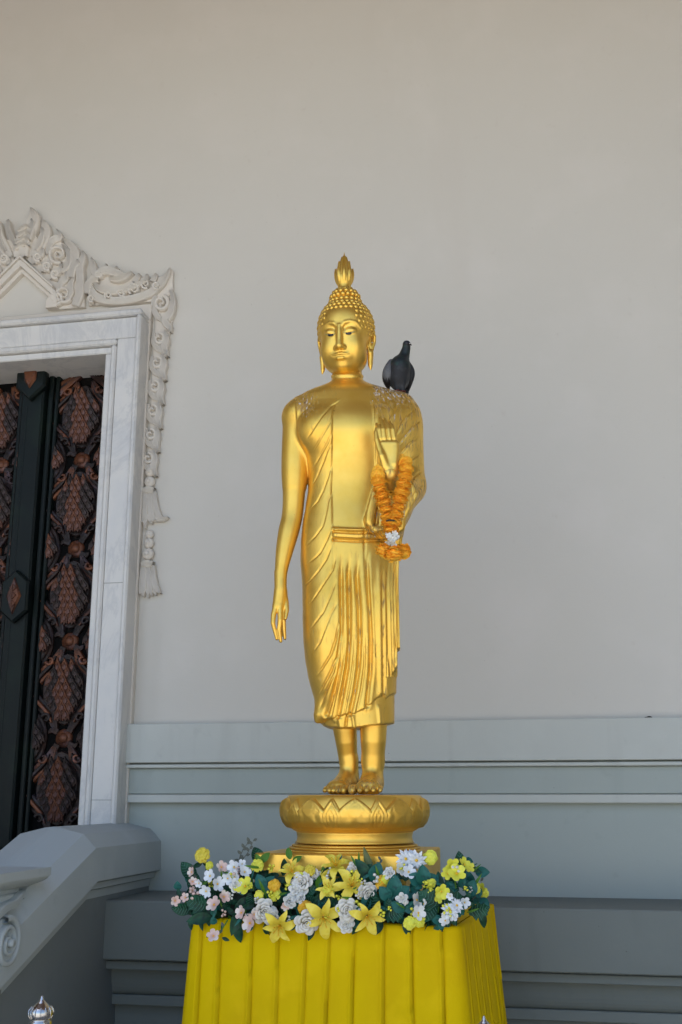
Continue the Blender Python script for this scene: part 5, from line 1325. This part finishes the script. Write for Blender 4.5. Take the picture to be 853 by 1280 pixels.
for a in [(350, 1157, 1.0, (-.1, -.35), .2), (405, 1147, 1.15, (.1, -.2), .5), (440, 1107, 1.05, (.15, .35), 0), (459, 1145, 1.0, (.2, -.3), .9), (420, 1083, .9, (0, .9), .3), (412, 1112, .75, (-.2, .5), .1), (366, 1090, .8, (-.3, .7), .4)]: lily(*a)
RO = [rose_me(.045, IVO, q) for q in range(3)]; ROS = rose_me(.022, PNK, 5); ROP = rose_me(.026, WHT, 6)
for i, (a, b, s_) in enumerate([(330, 1139, 1.05), (383, 1152, 1.0), (378, 1104, .95), (434, 1137, 1.0), (459, 1116, 1.0), (443, 1087, .72), (340, 1146, .7), (395, 1094, .6), (433, 1156, .7)]): put_fl(RO[i % 3], 'rose', a, b, .02, s_, (rf.uniform(-.3, .3), rf.uniform(-.2, .4)))
for a, b in ((362, 1127), (377, 1123), (487, 1092), (503, 1124), (370, 1113), (296, 1107)): put_fl(ROP, 'rosebud', a, b, .045)
C_Y, C_G, C_O = carn_me(.028, YEL, 31), carn_me(.028, YEG, 32), carn_me(.026, YEO, 33)
for a, b, s_, m in [(253, 1069, 1.0, C_Y), (262, 1082, .6, C_G), (322, 1082, .8, C_G), (344, 1118, 1.0, C_G), (382, 1135, 1.0, C_O), (324, 1119, .6, C_G), (477, 1103, 1.0, C_O), (484, 1099, .8, C_G), (538, 1072, .95, C_G), (512, 1154, .8, C_G), (524, 1151, .85, C_G),
                    (411, 1113, .8, C_G), (343, 1107, .9, C_O), (594, 1110, .8, C_G), (605, 1116, .6, C_G), (409, 1094, .9, C_Y), (388, 1088, .8, C_Y), (376, 1096, .7, C_G), (540, 1104, .6, C_G)]:
    put_fl(m, 'carnation', a, b, .03, s_)
B5 = {k: bud5(.027, m, 'blossom', .38, 5, .68, YEO, .14) for k, m in (('w', BLW), ('p', PNK), ('y', YEG), ('i', WHT))}
for a, b, s_, k in [(307, 1108, 1.15, 'y'), (263, 1095, 1.0, 'w'), (272, 1105, 1.1, 'w'), (258, 1114, .95, 'w'), (268, 1131, 1.15, 'p'), (280, 1121, 1.0, 'p'), (302, 1141, 1.05, 'p'), (313, 1154, 1.15, 'p'), (267, 1170, 1.0, 'p'), (277, 1084, .9, 'p'), (293, 1084, 1.0, 'w'),
                    (306, 1090, .9, 'w'), (240, 1090, .62, 'p'), (241, 1102, .7, 'p'), (240, 1113, .6, 'p'), (219, 1126, .7, 'p'), (232, 1122, .7, 'p'), (294, 1097, 1.0, 'w'), (285, 1098, .8, 'w'), (511, 1090, 1.1, 'w'), (521, 1125, 1.15, 'i'), (523, 1141, 1.0, 'i'),
                    (563, 1120, .6, 'w'), (581, 1128, .8, 'w'), (557, 1151, .75, 'i'), (565, 1082, 1.0, 'y'), (571, 1092, 1.15, 'y'), (580, 1081, .9, 'y'), (560, 1092, .8, 'y'), (552, 1114, 1.0, 'y'), (548, 1120, .8, 'y'), (586, 1084, .7, 'y'), (602, 1110, .7, 'y'), (318, 1143, .7, 'p'),
                    (303, 1080, .7, 'w'), (249, 1104, .7, 'w'), (500, 1086, .8, 'w'), (567, 1146, .7, 'i'), (392, 1140, .6, 'y'), (357, 1133, .6, 'p'), (530, 1130, .6, 'i')]:
    put_fl(B5[k], 'blossom', a, b, .045, s_)
DA = daisy_me(.040, BLW)
for a, b, s_ in ((507, 1074, 1.0), (521, 1075, .9), (563, 1139, .85), (571, 1132, .8), (514, 1070, .7)): put_fl(DA, 'daisy', a, b, .04, s_)
# leaves: the dark filling, then the ones that stand out
def leaf(kind, px_, py_, w_, ang, s_, up=0.0, roll=0.0):
    m4 = Matrix.Translation(PV(px_, py_, w_)) @ Matrix.Rotation(R_(90), 4, 'X') @ Matrix.Rotation(ang, 4, 'Z') @ Matrix.Rotation(-up, 4, 'Y') @ Matrix.Rotation(roll, 4, 'X') @ Matrix.Scale(s_, 4)
    link('leaf', LEAF[kind], arr, STAGE, m4)
for k in range(360):
    px_ = rf.uniform(234, 596); lo_, hi_ = 1086+8*math.sin(px_*.05), 1156-(8 if px_ > 560 else 0)
    if px_ < 260: lo_, hi_ = 1095, 1150
    if 330 < px_ < 505: lo_ = 1092
    py_ = rf.uniform(lo_, hi_); teal = (px_ > 480 and rf.random() < .6) or rf.random() < .22
    kind = ('teal' if rf.random() < .5 else 'round') if teal else rf.choice(['dark', 'dark', 'darkv', 'fresh' if rf.random() < .35 else 'dark'])
    leaf(kind, px_, py_, mound(px_, py_)-.02+rf.uniform(-.03, .03), rf.uniform(0, 6.28), rf.uniform(.45, .9), rf.uniform(-.5, .5), rf.uniform(-.6, .6))
for a in [('darkv', 262, 1132, .50, 2.9, .95), ('lobed', 256, 1140, .52, 2.3, .9), ('darkv', 240, 1136, .50, 3.1, .75), ('dark', 264, 1146, .52, 3.3, 1.1), ('dark', 296, 1150, .53, 4.9, 1.0), ('dark', 300, 1138, .53, 4.4, 1.1), ('teal', 330, 1112, .50, 2.0, 1.0), ('teal', 330, 1112, .50, .9, 1.0), ('teal', 331, 1112, .50, 4.6, .9),
          ('teal', 492, 1120, .52, 1.5, 1.25), ('teal', 488, 1124, .51, 2.3, 1.0), ('teal', 496, 1122, .51, .7, 1.0), ('teal', 529, 1106, .46, 1.6, 1.2), ('round', 532, 1104, .46, .5, 1.1), ('round', 526, 1104, .46, 2.5, 1.1), ('teal', 506, 1138, .54, 2.6, .9), ('teal', 506, 1138, .54, .4, .9),
          ('lobed', 552, 1132, .52, .3, .95), ('lobed', 548, 1134, .52, 2.5, .9), ('darkv', 545, 1130, .52, 4.0, .8), ('lobed', 586, 1140, .42, .2, .8), ('darkv', 590, 1140, .42, .1, .6), ('teal', 586, 1120, .42, 1.2, 1.0), ('teal', 600, 1124, .40, -.6, .7), ('dark', 600, 1138, .40, -1.3, .8), ('teal', 466, 1102, .46, 1.2, 1.2), ('dark', 463, 1100, .45, 2.2, 1.1),
          ('dark', 402, 1100, .46, .9, .9), ('darkv', 398, 1122, .50, .1, .9), ('darkv', 372, 1118, .50, .3, .8), ('lobed', 480, 1138, .53, 3.6, .8), ('lobed', 484, 1146, .53, .3, .7), ('fresh', 326, 1078, .45, .8, 1.0), ('fresh', 326, 1079, .45, 2.1, .8), ('fresh', 363, 1074, .44, 1.8, .9), ('fresh', 366, 1077, .44, .5, .8), ('fresh', 397, 1110, .50, 1.3, 1.0), ('fresh', 407, 1098, .50, 1.8, .9),
          ('dark', 253, 1078, .42, 3.6, .5), ('dark', 254, 1078, .42, 5.8, .5), ('dark', 226, 1124, .47, 1.9, .5), ('round', 224, 1112, .46, 1.8, .7), ('dark', 278, 1172, .52, 5.9, .35), ('dark', 264, 1165, .52, 4.0, .3)]:
    a = list(a); a[3] = mound(a[1], a[2])+.015; leaf(*a, rf.uniform(-.2, .3), rf.uniform(-.3, .3))
def sprig(pts, rad, m, name, lv=0, kind='round', s_=.3):
    mb = MB(); sp = smooth_path([PV(a_, b_, mound(a_, b_)+.01) for a_, b_, _ in pts], 5); mb.tube(sp, list(np.linspace(rad, rad*.4, len(sp))), 5); st = mb.build(name, m, arr, STAGE)
    for i in range(lv):
        q = sp[int((i+1)*(len(sp)-1)/lv)]; m4 = Matrix.Translation(q) @ Matrix.Rotation(R_(90), 4, 'X') @ Matrix.Rotation(rf.uniform(.2, 1.2) if i % 2 else rf.uniform(1.9, 2.9), 4, 'Z') @ Matrix.Scale(s_, 4)
        o = link('sprig_leaf', LEAFG, arr, STAGE, m4)
LEAFG = leaf_me(.045, .35, GRY)
sprig([(299, 1090, .44), (299, 1076, .44), (304, 1062, .44), (312, 1052, .44)], .003, GRY, 'sprig', 9, s_=.42)
sprig([(303, 1075, .44), (311, 1064, .44), (317, 1051, .44)], .002, GRY, 'sprig', 6, s_=.38)
sprig([(262, 1100, .46), (258, 1086, .46), (254, 1074, .46)], .003, GRL, 'stem')
sprig([(470, 1100, .45), (474, 1086, .45), (476, 1075, .45)], .002, GRY, 'sprig', 7, s_=.35)
sprig([(250, 1122, .47), (236, 1122, .47), (220, 1126, .47)], .003, GRL, 'stem', 3, s_=.5); sprig([(256, 1104, .46), (246, 1098, .46), (239, 1086, .46)], .003, GRL, 'stem', 2, s_=.4)
sprig([(285, 1150, .52), (276, 1164, .52), (268, 1172, .52)], .003, GRL, 'stem', 3, s_=.4); sprig([(570, 1110, .44), (568, 1095, .44), (566, 1084, .44)], .003, GRL, 'stem'); sprig([(590, 1125, .40), (600, 1116, .40), (604, 1112, .40), (601, 1101, .40)], .002, GRY, 'sprig', 4, s_=.35)
# slender blades, bud sprays and half-open blooms between the larger flowers
THIN = leaf_me(.075, .09, GRL); THIN2 = leaf_me(.070, .10, GRT)
for k in range(70):
    px_ = rf.uniform(236, 600); py_ = rf.uniform(1082, 1150); m4 = Matrix.Translation(PV(px_, py_, mound(px_, py_)+rf.uniform(-.01, .04))) @ Matrix.Rotation(R_(90), 4, 'X') @ Matrix.Rotation(rf.uniform(0, 6.28), 4, 'Z') @ Matrix.Rotation(rf.uniform(-.6, .2), 4, 'Y') @ Matrix.Scale(rf.uniform(.5, .95), 4)
    link('blade_leaf', THIN if k % 2 else THIN2, arr, STAGE, m4)
BD = {}
for nm, m in (('g', YEG), ('w', WHT), ('p', PNK)):
    mb = MB()
    for q in range(5): a_ = q*1.3; mb.sphere((.010*math.cos(a_)*(q > 0), .010*math.sin(a_)*(q > 0), .004*q), .0052, 7, 5, sc3=(1, 1, 1.35)); mb.tube([(0, 0, -.02), (.010*math.cos(a_)*(q > 0), .010*math.sin(a_)*(q > 0), .004*q)], [.001, .0008], 4, m=1)
    BD[nm] = mb.me('bud_spray', [m, GRL])
for k in range(46):
    px_ = rf.uniform(238, 600); py_ = rf.uniform(1084, 1152); put_fl(BD['g' if k % 3 == 0 else 'w' if k % 3 == 1 else 'p' if px_ < 330 else 'g'], 'bud_spray', px_, py_, rf.uniform(.02, .05), rf.uniform(.7, 1.3))
# tall spear leaf
SPR = mat('spear_leaf_olive', (.10, .13, .035), .5, noise=[(20, (.17, .17, .05), .45, .7)])
mb = MB(); n = 10; rows = []
for i in range(n+1):
    t = i/n; c = PV(468-13*t**1.1, 1104-46*t, float(wfront(465))-.04); w_ = .018*math.sin(math.pi*(.18+.82*t))**.8+.0004
    rows.append([(c.x+q*w_, c.y+abs(q)*.006, c.z-q*w_*.25) for q in (-1, 0, 1)])
vs = [p for r in rows for p in r]; mb.add(vs, [(i*3+j, i*3+j+1, (i+1)*3+j+1, (i+1)*3+j) for i in range(n) for j in range(2)], 0, True); mb.build('spear_leaf', SPR, arr, STAGE)
FOAM = mat('dark_foam', (.012, .02, .014), .9)
for f0, f1 in ((.04, .34), (.345, .66), (.665, .97)):
    mb = MB(); mb.box((-hwT+2*hwT*f0, .045, zT+.004), (-hwT+2*hwT*f1, .10, zT+.09), bev=.01); mb.build('foam_block', FOAM, arr, TFR)
